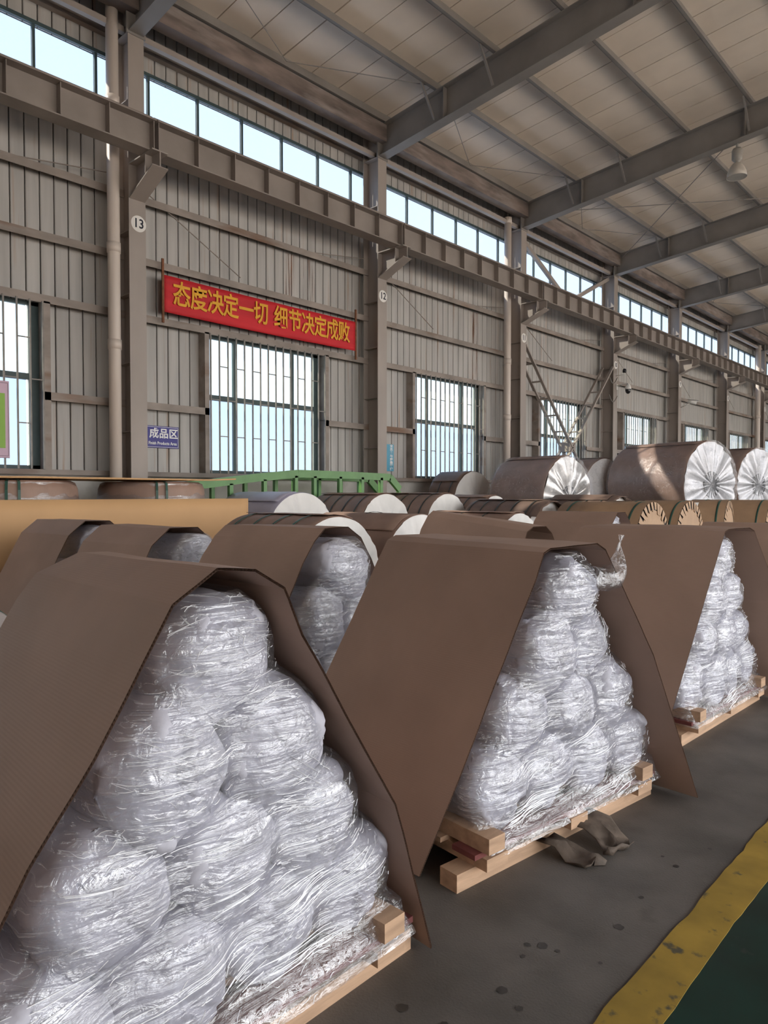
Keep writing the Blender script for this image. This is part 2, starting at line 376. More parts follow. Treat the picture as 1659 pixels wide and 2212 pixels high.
for k in range(K0, K1):
    ya, yb = cy(k) + 0.02, cy(k+1) - 0.02
    a, b = winY(k)
    for z in (5.64, 6.70):
        cgirt(XW, XR + 0.05, ya, yb, z).build('girt', 'girt_steel', wall)
    cgirt(XW, XR + 0.05, ya, yb, WZ1 + 0.10).build('girt', 'girt_steel', wall)
    for (p, q) in ((ya, a), (b, yb)): cgirt(XW, XR + 0.05, p, q, 3.12).build('girt', 'girt_steel', wall)
    MB().box(XW - .02, XR + 0.05, ya, yb, 1.80, 1.885).build('sill_angle', 'girt_steel', wall)
    for q in (a - 0.05, b + 0.05): MB().box(XW - .02, XR + 0.05, q - 0.05, q + 0.05, 1.885, WZ1).build('jamb_post', 'girt_steel', wall)
    MB().box(XW, XW + 0.05, ya, yb, CZ1, CZ1 + 0.06).box(XW, XW+0.05, ya, yb, CZ0 - .06, CZ0).build('band_rail', 'window_frame', wall)
    # eave box beam and eave tube
    MB().box(-11.36, -11.10, ya, yb, 9.46, 9.84).build('eave_beam', 'rusty_beam', wall)
    m = MB(); m.bar((-11.45, ya, 9.24), (-11.45, yb, 9.24), 0.10, 0.10); m.build('eave_tube', 'column_paint', wall)
    MB().box(XW, XW + .12, ya, yb, 9.28, 9.40).build('girt', 'girt_steel', wall)
    # slender sag rods drawn under the girder
    m = MB(); ym = (ya + yb) / 2
    m.tube([(XR+.02, ya+.1, 6.95), (XR+.02, ym-.6, 5.75)], 0.010, 6); m.build('sag_rod', 'girt_steel', wall)
    m = MB(); m.tube([(XR+.02, yb-.1, 6.95), (XR+.02, ym+.6, 6.6)], 0.010, 6); m.build('sag_rod', 'girt_steel', wall)

# rust runs below the girts
for (y, w, z0, z1) in ((10.30, .34, 4.70, 6.60), (16.45, .30, 4.66, 6.60), (16.30, .20, 5.66, 6.60), (9.75, .25, 5.68, 6.60)):
    m = MB(); m.box(XW + .0006, XW + .0014, y - w/2, y + w/2, z0, z1); m.build('rust_stain', 'rust_stain', wall)
# ------------------------------------------------------------------ windows
wid = 1
bar_me = MB().box(-0.012, 0.012, -0.012, 0.012, 0, WZ1 - WZ0 - 0.02).mesh('grille_bar', 'grille_bar')
for k in range(K0, K1):
    a, b = winY(k); near = k <= 3
    root = struct('window_%d' % wid, None); wid += 1
    xf = XW - 0.05
    H = WZ1 - WZ0; zt = WZ0 + 0.555 * H
    ym1, ym2 = a + .245*(b-a), a + .745*(b-a)
    fr = MB()
    fr.box(xf, xf+.06, a, a+.06, WZ0, WZ1).box(xf, xf+.06, b-.16, b, WZ0, WZ1).box(xf, xf+.06, a, b, WZ0, WZ0+.07).box(xf, xf+.06, a, b, WZ1-.06, WZ1)
    fr.box(xf, xf+.06, a+.06, b-.16, zt-.05, zt+.05)
    fr.build('window_frame', 'window_frame', root)
    for y in (ym1, ym2): MB().box(xf, xf+.055, y-.035, y+.035, WZ0+.07, WZ1-.06).build('mullion', 'window_frame', root)
    edges = [a+.06, ym1, ym2, b-.16]
    for (z0, z1) in ((WZ0+.07, zt-.05), (zt+.05, WZ1-.06)):
        for i in range(3): MB().box(xf+.02, xf+.026, edges[i]+.03, edges[i+1]-.03, z0, z1).build('pane', 'pane' if z0 < WZ0+.2 else 'pane_upper', root)
    xg = XR + 0.06
    nb = 15; sp = (b - a - .04) / nb
    for i in range(nb + 1):
        o = link('grille_bar', bar_me, root); o.location = (xg, a + .02 + i*sp, WZ0 + .01)
    if near:
        rg = MB().box(-.008, .008, 0, sp, -.009, .009).mesh('grille_rung', 'grille_bar')
        for i in range(nb):
            zs = [WZ0 + .53*H] if i % 2 == 0 else [WZ0 + .27*H, WZ0 + .77*H]
            for z in zs:
                o = link('grille_rung', rg, root); o.location = (xg, a + .02 + i*sp, z)
    # clerestory
    r2 = struct('window_%d' % wid, None); wid += 1
    ya, yb = cy(k), cy(k+1)
    ms = [cy(k) + .56 + 1.008*i for i in range(6)]
    for y in ms: MB().box(XW-.03, XW+.03, y-.022, y+.022, CZ0, CZ1).build('mullion', 'window_frame', r2)
    es = [ya] + ms + [yb]
    for i in range(len(es)-1): MB().box(XW-.006, XW, es[i]+(.022 if i else 0), es[i+1]-(.022 if i < len(es)-2 else 0), CZ0, CZ1).build('pane', 'pane_high', r2)

# ------------------------------------------------------------------ columns
where = {13: 'near the red banner and the white downpipe', 12: 'right of the red banner', 11: 'left of the ladder cross brace', 10: 'carrying the dome camera', 9: 'carrying the small bullet camera', 8: 'second beyond the dome camera', 7: 'at the far right behind a downpipe', 6: 'farthest along the wall', 14: 'left of the picture'}
FW = 0.30
for k in range(K0, K1 + 1):
    num = 13 - k; y = cy(k)
    root = thing('steel_column', 'grey steel column numbered %d, %s' % (num, where[num]), 'column', (0, 0, 0), 0, 'columns along the side wall')
    MB().box(XF-.018, XF, y-FW/2, y+FW/2, 0, 6.95).build('inner_flange', 'column_paint', root)
    MB().box(XR, XR+.018, y-FW/2, y+FW/2, 0, 10.0).build('outer_flange', 'column_paint', root)
    MB().box(XR+.018, XF-.018, y-.008, y+.008, 0, 9.9).build('web', 'column_paint', root)
    MB().box(XF-.018, XF-.0, y-.14, y+.14, 6.95, 9.95).build('upper_flange', 'column_paint', root)
    for z in (1.4, 2.55, 3.7, 4.85, 5.9, 8.05, 9.15, 9.9):
        MB().box(XR+.018, XF-.018, y-FW/2+.01, y+FW/2-.01, z-.006, z+.006).build('stiffener', 'column_paint', root)
    MB().box(XF - .02, XF+.015, y-.17, y+.17, 9.12, 9.9).build('end_plate', 'rafter_paint', root)
    # crane bracket
    xt = -10.50
    w = MB(); w.add([(XF, y-.01, 6.42), (xt, y-.01, 6.74), (xt, y-.01, 6.98), (XF, y-.01, 6.98), (XF, y+.01, 6.42), (xt, y+.01, 6.74), (xt, y+.01, 6.98), (XF, y+.01, 6.98)],
                    [(0,1,2,3),(7,6,5,4),(0,4,5,1),(1,5,6,2),(2,6,7,3),(3,7,4,0)]); br = w.build('bracket', 'column_paint', root)
    MB().bar((XF-.01, y, 6.42), (xt, y, 6.74), .28, .018).build('bracket_flange', 'column_paint', br)
    MB().box(XF, xt, y-.14, y+.14, 6.975, 6.995).build('bracket_top', 'column_paint', br)
    MB().box(-10.76, -10.745, y-.13, y+.13, 6.68, 6.975).build('bracket_stiffener', 'column_paint', br)
    if num <= 13 and num >= 7:
        m = MB(); n = 32
        m.lathe([(0.0, XF+.004), (.135, XF+.004), (.135, XF)], n, 'x', (0, y+.02, 6.03)); d = m.build('number_disc', 'disc_white', root); 
        tm = text_mesh(str(num), .215, .003, sx=.9); tm.materials.append(M['ink']); t = link('number', tm, d); t.location = (XF+.006, y+.02, 6.03)

# ------------------------------------------------------------------ crane girder sections
GIRD = ['crane girder section at the left edge, ending at the column with disc 13', 'crane girder section above the red banner', 'crane girder section right of the banner, between the discs 12 and 11',
        'crane girder section above the ladder cross brace', 'crane girder section above the dome camera', 'crane girder section above the bullet camera', 'short-looking crane girder section before the far downpipe', 'farthest crane girder section at the right edge']
for k in range(K0, K1):
    ya, yb = cy(k) + .012, cy(k+1) - .012
    root = thing('crane_girder', GIRD[k+1], 'girder', (0,0,0), 0, 'crane girder sections')
    MB().box(-10.756, -10.744, ya, yb, 7.015, 7.49).build('web', 'girder_paint', root)
    MB().box(-10.90, -10.60, ya, yb, 6.997, 7.017).build('bottom_flange', 'girder_paint', root)
    MB().box(-10.92, -10.58, ya, yb, 7.49, 7.515).build('top_flange', 'girder_paint', root)
    MB().box(-10.785, -10.715, ya, yb, 7.515, 7.60).build('rail', 'rusty_beam', root)
    for i in range(9):
        y = ya + .03 + i * (yb - ya - .06) / 8
        m = MB().box(-10.744, -10.61, y-.006, y+.006, 7.03 if i not in (0, 8) else 7.017, 7.49).box(-10.89, -10.756, y-.006, y+.006, 7.03, 7.49); m.build('stiffener', 'girder_paint', root)

# ------------------------------------------------------------------ roof
ceil = struct('ceiling', 'pale sheet metal roof lining on steel purlins')
XE = 10.0
zs0 = 10.05
pw = 0.75; n_r = int((Y1 - Y0) / pw)
rp_me = MB(); dz = SLOPE
rp_me.add([(-12.3, -pw/2+.011, 0), (XE, -pw/2+.011, (XE+12.3)*dz), (XE, pw/2-.011, (XE+12.3)*dz), (-12.3, pw/2-.011, 0),
           (-12.3, -pw/2+.011, .04), (XE, -pw/2+.011, (XE+12.3)*dz+.04), (XE, pw/2-.011, (XE+12.3)*dz+.04), (-12.3, pw/2-.011, .04)],
          [(3,2,1,0),(4,5,6,7),(0,1,5,4),(1,2,6,5),(2,3,7,6),(3,0,4,7)])
rp_mesh = rp_me.mesh('roof_panel', 'roof_sheet')
for i in range(n_r):
    o = link('roof_panel', rp_mesh, ceil); o.location = (0, Y0 + (i+.5)*pw, roofz(-12.3, zs0) + R.choice((0, 0, 0.004, -0.006)))
m = MB(); m.add([(-12.4, Y0, roofz(-12.4, zs0)+.05), (XE, Y0, roofz(XE, zs0)+.05), (XE, Y1, roofz(XE, zs0)+.05), (-12.4, Y1, roofz(-12.4, zs0)+.05),
                 (-12.4, Y0, roofz(-12.4, zs0)+.12), (XE, Y0, roofz(XE, zs0)+.12), (XE, Y1, roofz(XE, zs0)+.12), (-12.4, Y1, roofz(-12.4, zs0)+.12)],
                [(3,2,1,0),(4,5,6,7),(0,1,5,4),(1,2,6,5),(2,3,7,6),(3,0,4,7)]); m.build('roof_deck', 'gap_dark', ceil)
for i in range(15):
    x = -11.12 + 1.485 * i
    if x > XE: break
    z = roofz(x, zs0)
    m = MB().box(x-.006, x+.006, Y0, Y1, z-.20, z-.004).box(x, x+.07, Y0, Y1, z-.20, z-.19); m.build('purlin', 'rafter_paint', ceil)
RAFT = ['roof rafter above the column left of the picture', 'nearest roof rafter, rising from the column with disc 13 at the top left', 'long roof rafter crossing the top right corner, over the column right of the banner',
        'roof rafter that the bell lamp hangs from', 'roof rafter above the column with the dome camera', 'roof rafter above the column with the bullet camera',
        'small roof rafter, next beyond the one over the bullet camera', 'tiny roof rafter at the right edge above the far downpipe', 'farthest roof rafter beyond the right edge']
for k in range(K0, K1 + 1):
    y = cy(k)
    root = thing('roof_rafter', RAFT[k+1], 'rafter', (0,0,0), 0, 'roof rafters')
    def sl(z0, z1, hw, name, x0=XF, x1=XE):
        m = MB(); vs = []
        for z in (z0, z1):
            for (x, s) in ((x0,-1),(x1,-1),(x1,1),(x0,1)): vs.append((x, y+s*hw, roofz(x, z)))
        m.add(vs, [(3,2,1,0),(4,5,6,7),(0,1,5,4),(1,2,6,5),(2,3,7,6),(3,0,4,7)]); return m.build(name, 'rafter_paint', root)
    sl(9.16, 9.176, .13, 'bottom_flange'); sl(9.82, 9.836, .13, 'top_flange'); sl(9.176, 9.82, .006, 'web')
    for x in (-9.65, -8.17, -5.2, -2.2):
        MB().bar((x, y-.10, roofz(x, 9.25)), (x + .0, y-.55, roofz(x, zs0)-.18), .04, .04).build('knee_strut', 'rafter_paint', root)
    for x in (-9.4, -5.3, -2.0):
        m = MB(); m.box(x-.006, x+.006, y-.12, y+.12, roofz(x, 9.176), roofz(x, 9.82)); m.build('stiffener', 'rafter_paint', root)
for (k, ) in ((-1,), (0,), (1,), (2,), (4,)):
    ya, yb = cy(k), cy(k+1); ym = (ya+yb)/2
    for (p, q) in (((-11.0, ym), (-9.65, ya+.3)), ((-11.0, ym), (-9.65, yb-.3))):
        m = MB(); m.tube([(p[0], p[1], roofz(p[0], zs0)-.16), (q[0], q[1], roofz(q[0], zs0)-.16)], .009, 6); m.build('tie_rod', 'rafter_paint', ceil)
ya, yb = cy(2), cy(3)
for (p, q) in (((-10.9, ya+.3), (-5.4, yb-.3)), ((-10.9, yb-.3), (-5.4, ya+.3))):
    m = MB(); m.tube([(p[0], p[1], roofz(p[0], 9.6)), (q[0], q[1], roofz(q[0], 9.6))], .012, 6); m.build('tie_rod', 'rafter_paint', ceil)

# end walls (outside the view) close the room; near one added to cut light
for (nm, y) in (('wall_near_added', Y0), ('wall_far', Y1)):
    o = MB().box(-12.2, XE, y - .2 if nm == 'wall_near_added' else y, y if nm == 'wall_near_added' else y + .2, 0, 12.3).build(nm, 'dark_steel'); o['kind'] = 'structure'; o['label'] = 'unseen grey sheet metal wall added at the hall end'

o = MB().box(XE, XE + .2, Y0, Y1, 7.0, 12.3).build('wall_right_added', 'dark_steel'); o['kind'] = 'structure'; o['label'] = 'unseen upper side wall added to keep the side light low'  # unseen, added so that daylight enters only low from this side

# ------------------------------------------------------------------ pipes
def pipe(y, x, r, z1, lab, coup):
    root = thing('downpipe', lab, 'pipe', (x, y, 0), 0, 'rainwater downpipes')
    m = MB(); m.tube([(0,0,0), (0,0,z1)], r, 20); m.build('pipe_body', 'pipe_plastic', root, True)
    for z in coup:
        m = MB(); m.tube([(0,0,z), (0,0,z+.16)], r+.012, 20); m.build('coupling', 'pipe_plastic', root, True)
pipe(5.62, -11.42, .10, 10.2, 'beige plastic downpipe running to the roof left of column 13', (5.5, 3.9, 7.9))
pipe(17.36, -11.42, .10, 9.35, 'beige plastic downpipe left of column 11, ending under the eave', (5.2, 3.6, 9.2))
pipe(41.3, -11.42, .12, 9.35, 'beige plastic downpipe at the far right by column 7', (5.5,))

# ------------------------------------------------------------------ banner and signs
root = thing('banner', 'red cloth banner with yellow Chinese lettering above the barred window', 'banner', (0, 0, 0))
bx = XR + 0.14
m = MB(); NU = 60
def bf(i, j):
    y = 6.63 + 4.78 * i / NU; z = 5.40 - .655 * j / 8 - .02 * sin(pi * i / NU) * (1 if j > 4 else .6)
    return (bx + .012*sin(i*.9 + j*.25)*noise.noise((i*.2, j*.3, 0)) + .01*noise.noise((i*.12, j*.5, 3)), y, z)
m.grid(NU+1, 9, bf); b = m.build('cloth', 'banner_red', root, True)
mo = b.modifiers.new('t', 'SOLIDIFY'); mo.thickness = 0.004
chars = '态度决定一切 细节决定成败'
yc = 6.95; 
for i, ch in enumerate('态度决定一切'):
    tm = text_mesh(ch, .47, .0085, sx=.78); tm.materials.append(M['banner_yellow']); t = link('letter', tm, root); t.location = (bx + .022, (6.974, 7.331, 7.692, 8.036, 8.394, 8.753)[i], 5.075)
for i, ch in enumerate('细节决定成败'):
    tm = text_mesh(ch, .47, .0085, sx=.78); tm.materials.append(M['banner_yellow']); t = link('letter', tm, root); t.location = (bx + .022, (9.257, 9.63, 9.985, 10.335, 10.685, 11.039)[i], 5.075)
for y in (6.61, 11.43):
    MB().box(bx-.02, bx+.01, y-.02, y+.02, 4.55, 5.68).build('post', 'rust', root)

root = thing('area_sign', 'dark blue enamel sign reading Finish Products Area beside column 13', 'sign', (XW + .02, 6.74, 2.53))
m = chamfer_box(.66, .40, .012, .004); b = m.build('plate', 'sign_blue', root); b.location = (0, 0, -.2)
bd = MB()
for (y0, y1, z0, z1) in ((-.31, .31, -.185, -.179), (-.31, .31, .179, .185), (-.316, -.31, -.179, .179), (.31, .316, -.179, .179)): bd.box(.012, .0135, y0, y1, z0, z1)
bd.build('border', 'sign_white', root)
tm = text_mesh('成品区', .19, .004, spacing=1.05); tm.materials.append(M['sign_white']); t = link('lettering', tm, root); t.location = (.0145, .02, .055)
tm = text_mesh('Finish Products Area', .078, .0012, sx=.86); tm.materials.append(M['sign_white']); t = link('lettering', tm, root); t.location = (.0145, .0, -.115)

root = thing('slogan_sign', 'narrow teal sign with white vertical Chinese lettering right of column 12', 'sign', (XW + .02, 12.84, 2.38))
m = chamfer_box(.36, .66, .012, .003); b = m.build('plate', 'sign_teal', root); b.location = (0, 0, -.33)
for i, ch in enumerate('全员参与质量管理'):
    tm = text_mesh(ch, .075, .002, sx=1.5); tm.materials.append(M['sign_white']); t = link('lettering', tm, root); t.location = (.0145, .085, .285 - .0815*i)

root = thing('notice_board', 'lilac notice board with a green field hung on the leftmost window grille', 'board', (XR + .10, 3.45, 2.04))
b = chamfer_box(1.15, 1.17, .03, .01).build('panel', 'sign_lilac', root)
chamfer_box(1.02, .83, .012, .003).build('green_field', 'sign_green', b).location = (.026, 0, .15)
bd = MB()
for (y0, y1, z0, z1) in ((-.55, .55, .03, .035), (-.55, .55, 1.135, 1.14), (-.555, -.55, .035, 1.135), (.55, .555, .035, 1.135)): bd.box(.0295, .0315, y0, y1, z0, z1)
bd.build('outline', 'ink', b)

# ------------------------------------------------------------------ ladder-like cross brace between columns 11 and 10
root = thing('cross_brace', 'grey steel ladder cross brace between columns 11 and 10', 'brace', (0,0,0))
ya, yb = cy(2) + .15, cy(3) - .15
def leg(p0, p1, nm):
    for x in (XF - .03, XR + .06):
        MB().bar((x, p0[0], p0[1]), (x, p1[0], p1[1]), .05, .09, (1, 0, 0)).build('brace_rail', 'column_paint', root)
    n = 12
    for i in range(1, n):
        t = i / n; y = p0[0] + (p1[0]-p0[0])*t; z = p0[1] + (p1[1]-p0[1])*t
        MB().bar((XF-.03, y, z), (XR+.06, y, z), .035, .05).build('brace_rung', 'column_paint', root)
leg((ya, 5.85), (yb - .1, .15), 'a'); leg((yb, 5.95), (ya + .1, .15), 'b')
MB().box(XR+.05, XF-.01, 20.75, 21.15, 2.85, 3.15).build('gusset_plate', 'column_paint', root)
root = thing('upper_brace', 'steel V brace across the high windows between columns 11 and 10', 'brace', (0,0,0))
MB().bar((-11.5, ya, 9.05), (-11.5, 21.0, 7.7), .09, .12).build('brace_rail', 'column_paint', root)
MB().bar((-11.5, yb, 9.05), (-11.5, 21.0, 7.7), .09, .12).build('brace_rail', 'column_paint', root)
MB().box(-11.54, -11.46, 20.7, 21.3, 7.45, 7.85).build('gusset_plate', 'column_paint', root)

# ------------------------------------------------------------------ security cameras
y10 = cy(3)
root = thing('dome_camera', 'white security dome camera on a wall arm at column 10', 'camera', (XF, y10 + .10, 5.28)); root.scale = (.62, .62, .62)
MB().box(0, .05, -.09, .09, -.18, .12).build('mount', 'cctv_white', root)
m = MB(); m.tube([(.04,0,.04), (.3,0,.10), (.62,0,.14), (.68,0,.10), (.68,0,0)], .035, 10); m.build('arm', 'cctv_white', root, True)
m = MB(); m.lathe([(0,.10),(.07,.09),(.13,.0),(.17,-.14),(.175,-.22),(.0,-.22)], 24, 'z', (.68,0,0)); m.build('housing', 'cctv_white', root, True)
m = MB(); m.lathe([(.145,-.22),(.15,-.30),(.12,-.40),(.06,-.46),(0,-.475)], 24, 'z', (.68,0,0)); m.build('dome', 'cctv_black', root, True)
root = thing('small_camera', 'small black security camera above the dome camera on column 10', 'camera', (XF, y10 + .05, 5.66)); root.scale = (.7, .7, .7)
m = MB(); m.tube([(0,0,0), (.25,.0,.0), (.42,0,.02), (.44,0,.09)], .018, 8); m.build('arm', 'cctv_white', root, True)
m = MB(); m.lathe([(0,-.09),(.085,-.085),(.095,0),(.085,.07),(.05,.11),(0,.115)], 20, 'z', (.44,0,.19)); m.build('head', 'cctv_black', root, True)
y9 = cy(4)
root = thing('bullet_camera', 'small white bullet security camera on column 9', 'camera', (XF, y9 + .1, 5.2))
m = MB(); m.tube([(0,0,-.12), (.2,0,-.06), (.38,0,.02)], .02, 8); m.build('arm', 'cctv_white', root, True)
m = MB(); m.tube([(.30,-.05,.10), (.62,.06,.02)], [.07,.085], 16); m.build('body', 'cctv_white', root, True)
MB().bar((.26,-.05,.20), (.70,.07,.11), .20, .015).build('sun_visor', 'cctv_white', root)
for (z0, lab) in ((5.6, 'upper grey cable looping from the brace to the small camera'), (4.95, 'lower grey cable looping from the brace to the dome camera')):
    m = MB(); m.tube([(XF+.01, y10 - .5 + .65*t, z0 - .28*sin(pi*min(1, t*1.0))*(1-t*.3) ) for t in [i/12 for i in range(13)]], .014, 6)
    tag(m.build('cable', 'grille_bar', None, True), lab, 'cable')

# ------------------------------------------------------------------ high bay lamp
root = thing('high_bay_lamp', 'bell-shaped high bay lamp hanging under the roof rafter', 'lamp', (-5.52, cy(2) + .1, 0))
zr = roofz(-5.52, 9.16)
m = MB(); m.tube([(0,0,zr), (0,0,zr-.10)], .03, 10); m.build('hook', 'lamp_metal', root)
m = MB(); m.lathe([(0,zr-.10),(.09,zr-.11),(.115,zr-.16),(.115,zr-.36),(.08,zr-.40),(.05,zr-.42),(.05,zr-.46),(0,zr-.46)], 20); m.build('ballast', 'lamp_metal', root, True)
m = MB(); m.lathe([(.05,zr-.44),(.09,zr-.46),(.16,zr-.55),(.205,zr-.66),(.225,zr-.78),(.217,zr-.78),(.197,zr-.66),(.15,zr-.55),(.07,zr-.47)], 28); m.build('shade', 'lamp_shade', root, True)
m = MB(); m.lathe([(0,zr-.765),(.21,zr-.765),(.21,zr-.775),(0,zr-.775)], 24); m.build('lens', 'lamp_metal', root)

# ================================================================== GOODS
# ------------------------------------------------------------------ pallets
def pallet(label, X, Y, rz, w=1.38, d=1.05):
    """X,Y = middle of the front face on the floor; local x towards the aisle, y along it"""
    root = thing('wooden_pallet', label, 'pallet', (X, Y, 0), rz, 'pallets under the film wrapped piles')
    for x0 in (-.13, -.58, -d): MB().box(x0, x0+.09, -w/2, w/2, 0, .070).build('runner', 'wood', root)
    for y0 in (-w/2 + .10, -.06, w/2 - .22): MB().box(-d-.02, .02, y0, y0+.12, .070, .118).build('cross_beam', 'wood', root)
    for i in range(6):
        x0 = -d + i*.185; MB().box(x0, x0+.12, -w/2+.06, w/2-.03, .118, .138).build('deck_board', 'wood_red' if i == 5 else 'wood', root)
    for y0 in (-w/2 + .10, w/2 - .2): MB().box(-d, .03, y0, y0+.09, .118 if False else .1385, .20).build('chock', 'wood', root)
    return root

# ------------------------------------------------------------------ foam rolls
RR = 0.155
def roll_mesh(seed, L=0.95, r=RR):
    rg = random.Random(seed); m = MB(); n = 64; rb = r*1.075
    prof = [(t*rb, -0.028*t**3 - .045*max(0, (t-.72)/.28)**2.6) for t in (.08, .18, .28, .38, .48, .58, .67, .75, .82, .88, .93, .97, .99)]
    prof += [(rb, -.085), (rb, -.10), (rb, -.13), (rb, -.17), (rb, -.22), (rb, -.30), (rb, -.42), (rb, -.55), (rb, -.70), (rb, -L+.1), (rb*.9, -L+.02), (0.001, -L)]
    ph = rg.random()*6; kf = rg.choice((2, 3, 4)); fl_a = rg.uniform(0, 2*pi); vs = []
    def crease(q, w): return max(0.0, 1 - abs(noise.noise(q))/w)
    for (rad, x) in prof:
        for k in range(n):
            a = 2*pi*k/n; t = rad/rb; cx, sy = cos(a), sin(a)
            d = .020*noise.noise((cx*1.5, sy*1.5, x*3 + seed*3.7)) + .006*noise.noise((cx*5, sy*5, x*10 + seed)) - .008*crease((cx*1.6+seed, sy*1.6, x*5), .12)
            rr_ = rad*(1 + .045*sin(2*a+ph)*t) + d*t
            xx = x
            if x > -.095:   # gathered and tucked end of the foam sheet
                y_, z_ = cx*t, sy*t
                xx += .020*t*sin(kf*a + ph + 3*t) + .016*noise.noise((y_*2.2, z_*2.2, seed*1.9)) - .018*crease((y_*1.7, z_*1.7, seed*2.3), .10) - .010*crease((y_*3.1+4, z_*3.1, seed*1.3), .10)
                xx -= .030*max(0, 1-t/.3)*(1 if seed % 3 == 0 else 0)
                if sin(a-fl_a)*t > .25 and seed % 2: xx += .012
            vs.append((xx, rr_*cx, rr_*sy))
    c = len(vs); vs.append((sum(v[0] for v in vs[:n])/n, 0, 0)); m_ = len(prof)
    fs = [(i*n+k, (i+1)*n+k, (i+1)*n+(k+1)%n, i*n+(k+1)%n) for i in range(m_-1) for k in range(n)] + [(c, k, (k+1) % n) for k in range(n)]
    m.add(vs, fs); me = m.mesh('foam_roll', 'foam', True); fixn(me); return me
ROLLS = [roll_mesh(s) for s in range(12)]
TIERS = ['topmost', 'second tier', 'third tier', 'bottom tier']
SIDE = [[''], ['left', 'right'], ['left', 'middle', 'right'], ['leftmost', 'second from left', 'third from left', 'rightmost']]

def make_pile(desc, X, Y, rz, seed, zbase=.142, film=True, creases=260, r=RR, dz=.256, shared_label=None, nt_=4, flare=.60):
    """pyramid of ten foam rolls + stretch film; local frame x towards the aisle"""
    rg = random.Random(seed)
    Mx = Matrix.Translation((X, Y, 0)) @ Matrix.Rotation(rz, 4, 'Z')
    rolls = []
    SD = SIDE if nt_ == 4 else SIDE[:2] + [['leftmost', 'middle', 'rightmost']]
    TR = TIERS if nt_ == 4 else ['topmost', 'second tier', 'bottom tier']
    for t in range(nt_):
        nrow = t + 1
        for i in range(nrow):
            y = (i - (nrow-1)/2) * 2*r*1.005; z = zbase + r + (nt_-1-t)*dz
            x = -.035 + rg.uniform(-.022, .022)
            rolls.append((x, y, z, t, i))
    for q, (x, y, z, t, i) in enumerate(rolls):
        o = link('foam_roll', ROLLS[(seed*5 + q*7) % 12]); o.matrix_world = Mx @ Matrix.Translation((x, y, z)) @ Matrix.Rotation(rg.uniform(0, 6.28), 4, 'X') @ Matrix.Diagonal((1, r/RR*rg.uniform(.97, 1.06), r/RR*rg.uniform(.96, 1.04), 1))
        if shared_label and t > 1: lab = shared_label
        else: lab = ('topmost white foam-wrapped roll of %s' % desc) if t == 0 else ('%s roll in the %s of %s' % (SD[t][i], TR[t], desc))
        tag(o, lab, 'foam roll', 'foam rolls in ' + desc)
    # ---- film shell
    R1 = r + .026; ztop = rolls[0][2] + R1*.985; zlow = .105
    nz_ = 84; zs = [zlow + (ztop - zlow) * (1 - (1 - i/(nz_-1))**1.15) for i in range(nz_)]
    def ext(z):
        lo, hi = 9, -9
        for (x, y, zc, t, i) in rolls:
            d = abs(z - zc)
            if d < R1: e = sqrt(R1*R1 - d*d); lo = min(lo, y-e); hi = max(hi, y+e)
        return lo, hi
    E = [ext(z) for z in zs]
    def sm(side):
        out = []
        for i, z in enumerate(zs):
            best = None
            for j, z2 in enumerate(zs):
                e = E[j][side]
                if abs(e) > 8: continue
                v = (e if side else -e) - 0.95*abs(z - z2) * (1.0 if z2 < z else .35)
                best = v if best is None else max(best, v)
            out.append(best)
        return out
    HI, LO = sm(1), sm(0)
    for i, z in enumerate(zs):     # flare to the pallet
        if z < .22: f = (.22 - z)/.145; HI[i] = max(HI[i], flare + .05*f); LO[i] = max(LO[i], flare + .05*f)
    L = .97
    def fx(y, z):
        b = -.16
        for (x, yc, zc, t, i) in rolls:
            d = hypot(y-yc, z-zc)/r
            b = max(b, x + .030 - .055*min(d, 1.5)**3.0)
        if z < .20: b = max(b, -.03 + .07*(.20 - z)/.12)
        return b
    nf, ns, nb2 = 72, 14, 8; nv = nf + ns*2 + nb2
    G = [[None]*nv for _ in zs]
    for i, z in enumerate(zs):
        lo, hi = -LO[i], HI[i]
        for j in range(nf):
            t = j/(nf-1); y = lo + (hi-lo)*t; G[i][j] = [fx(y, z), y, z]
        xe = G[i][nf-1][0]; xs = G[i][0][0]
        for j in range(ns): t = (j+1)/(ns+1); G[i][nf+j] = [xe + (-L-xe)*t, hi, z]
        for j in range(nb2): t = (j+.5)/nb2; G[i][nf+ns+j] = [-L, hi + (lo-hi)*t, z]
        for j in range(ns): t = (j+1)/(ns+1); G[i][nf+ns+nb2+j] = [-L + (xs+L)*t, lo, z]
    for it in range(14):            # stretch the film over the hollows (never inwards past the rolls)
        N2 = [[p[:] for p in row] for row in G]
        for i in range(1, nz_-1):
            for j in range(1, nf-1):
                av = .3*(G[i][j-1][0] + G[i][j+1][0]) + .2*(G[i-1][j][0] + G[i+1][j][0])
                N2[i][j][0] = max(G[i][j][0], av)
        G = N2
    pts = []
    for i, z in enumerate(zs):
        for j in range(nv):
            x, y, zz = G[i][j]
            w = .0055*noise.noise((y*5+seed, zz*38, x*4)) + .0035*noise.noise((y*22, zz*30+seed, x*20)) + .004
            nx, ny = (1, 0) if j < nf else ((0, 1) if j < nf+ns else ((-1, 0) if j < nf+ns+nb2 else (0, -1)))
            if j < 8: nx, ny = j/8, -(1-j/8)
            elif nf-9 < j < nf: nx, ny = (nf-1-j)/8, 1-(nf-1-j)/8
            pts.append((x + nx*w, y + ny*w, zz))
    m = MB(); fs = []
    for i in range(nz_-1):
        for j in range(nv): fs.append((i*nv+j, i*nv+(j+1)%nv, (i+1)*nv+(j+1)%nv, (i+1)*nv+j))
    m.add(pts, fs)
    fo = m.build('stretch_film', 'film', None, True); fo.matrix_world = Mx
    tag(fo, 'clear stretch film wound around %s' % desc, 'plastic film', 'stretch film on the piles')
    # gathered creases: thin twisted strands, white so that glints are painted in
    cm = MB()
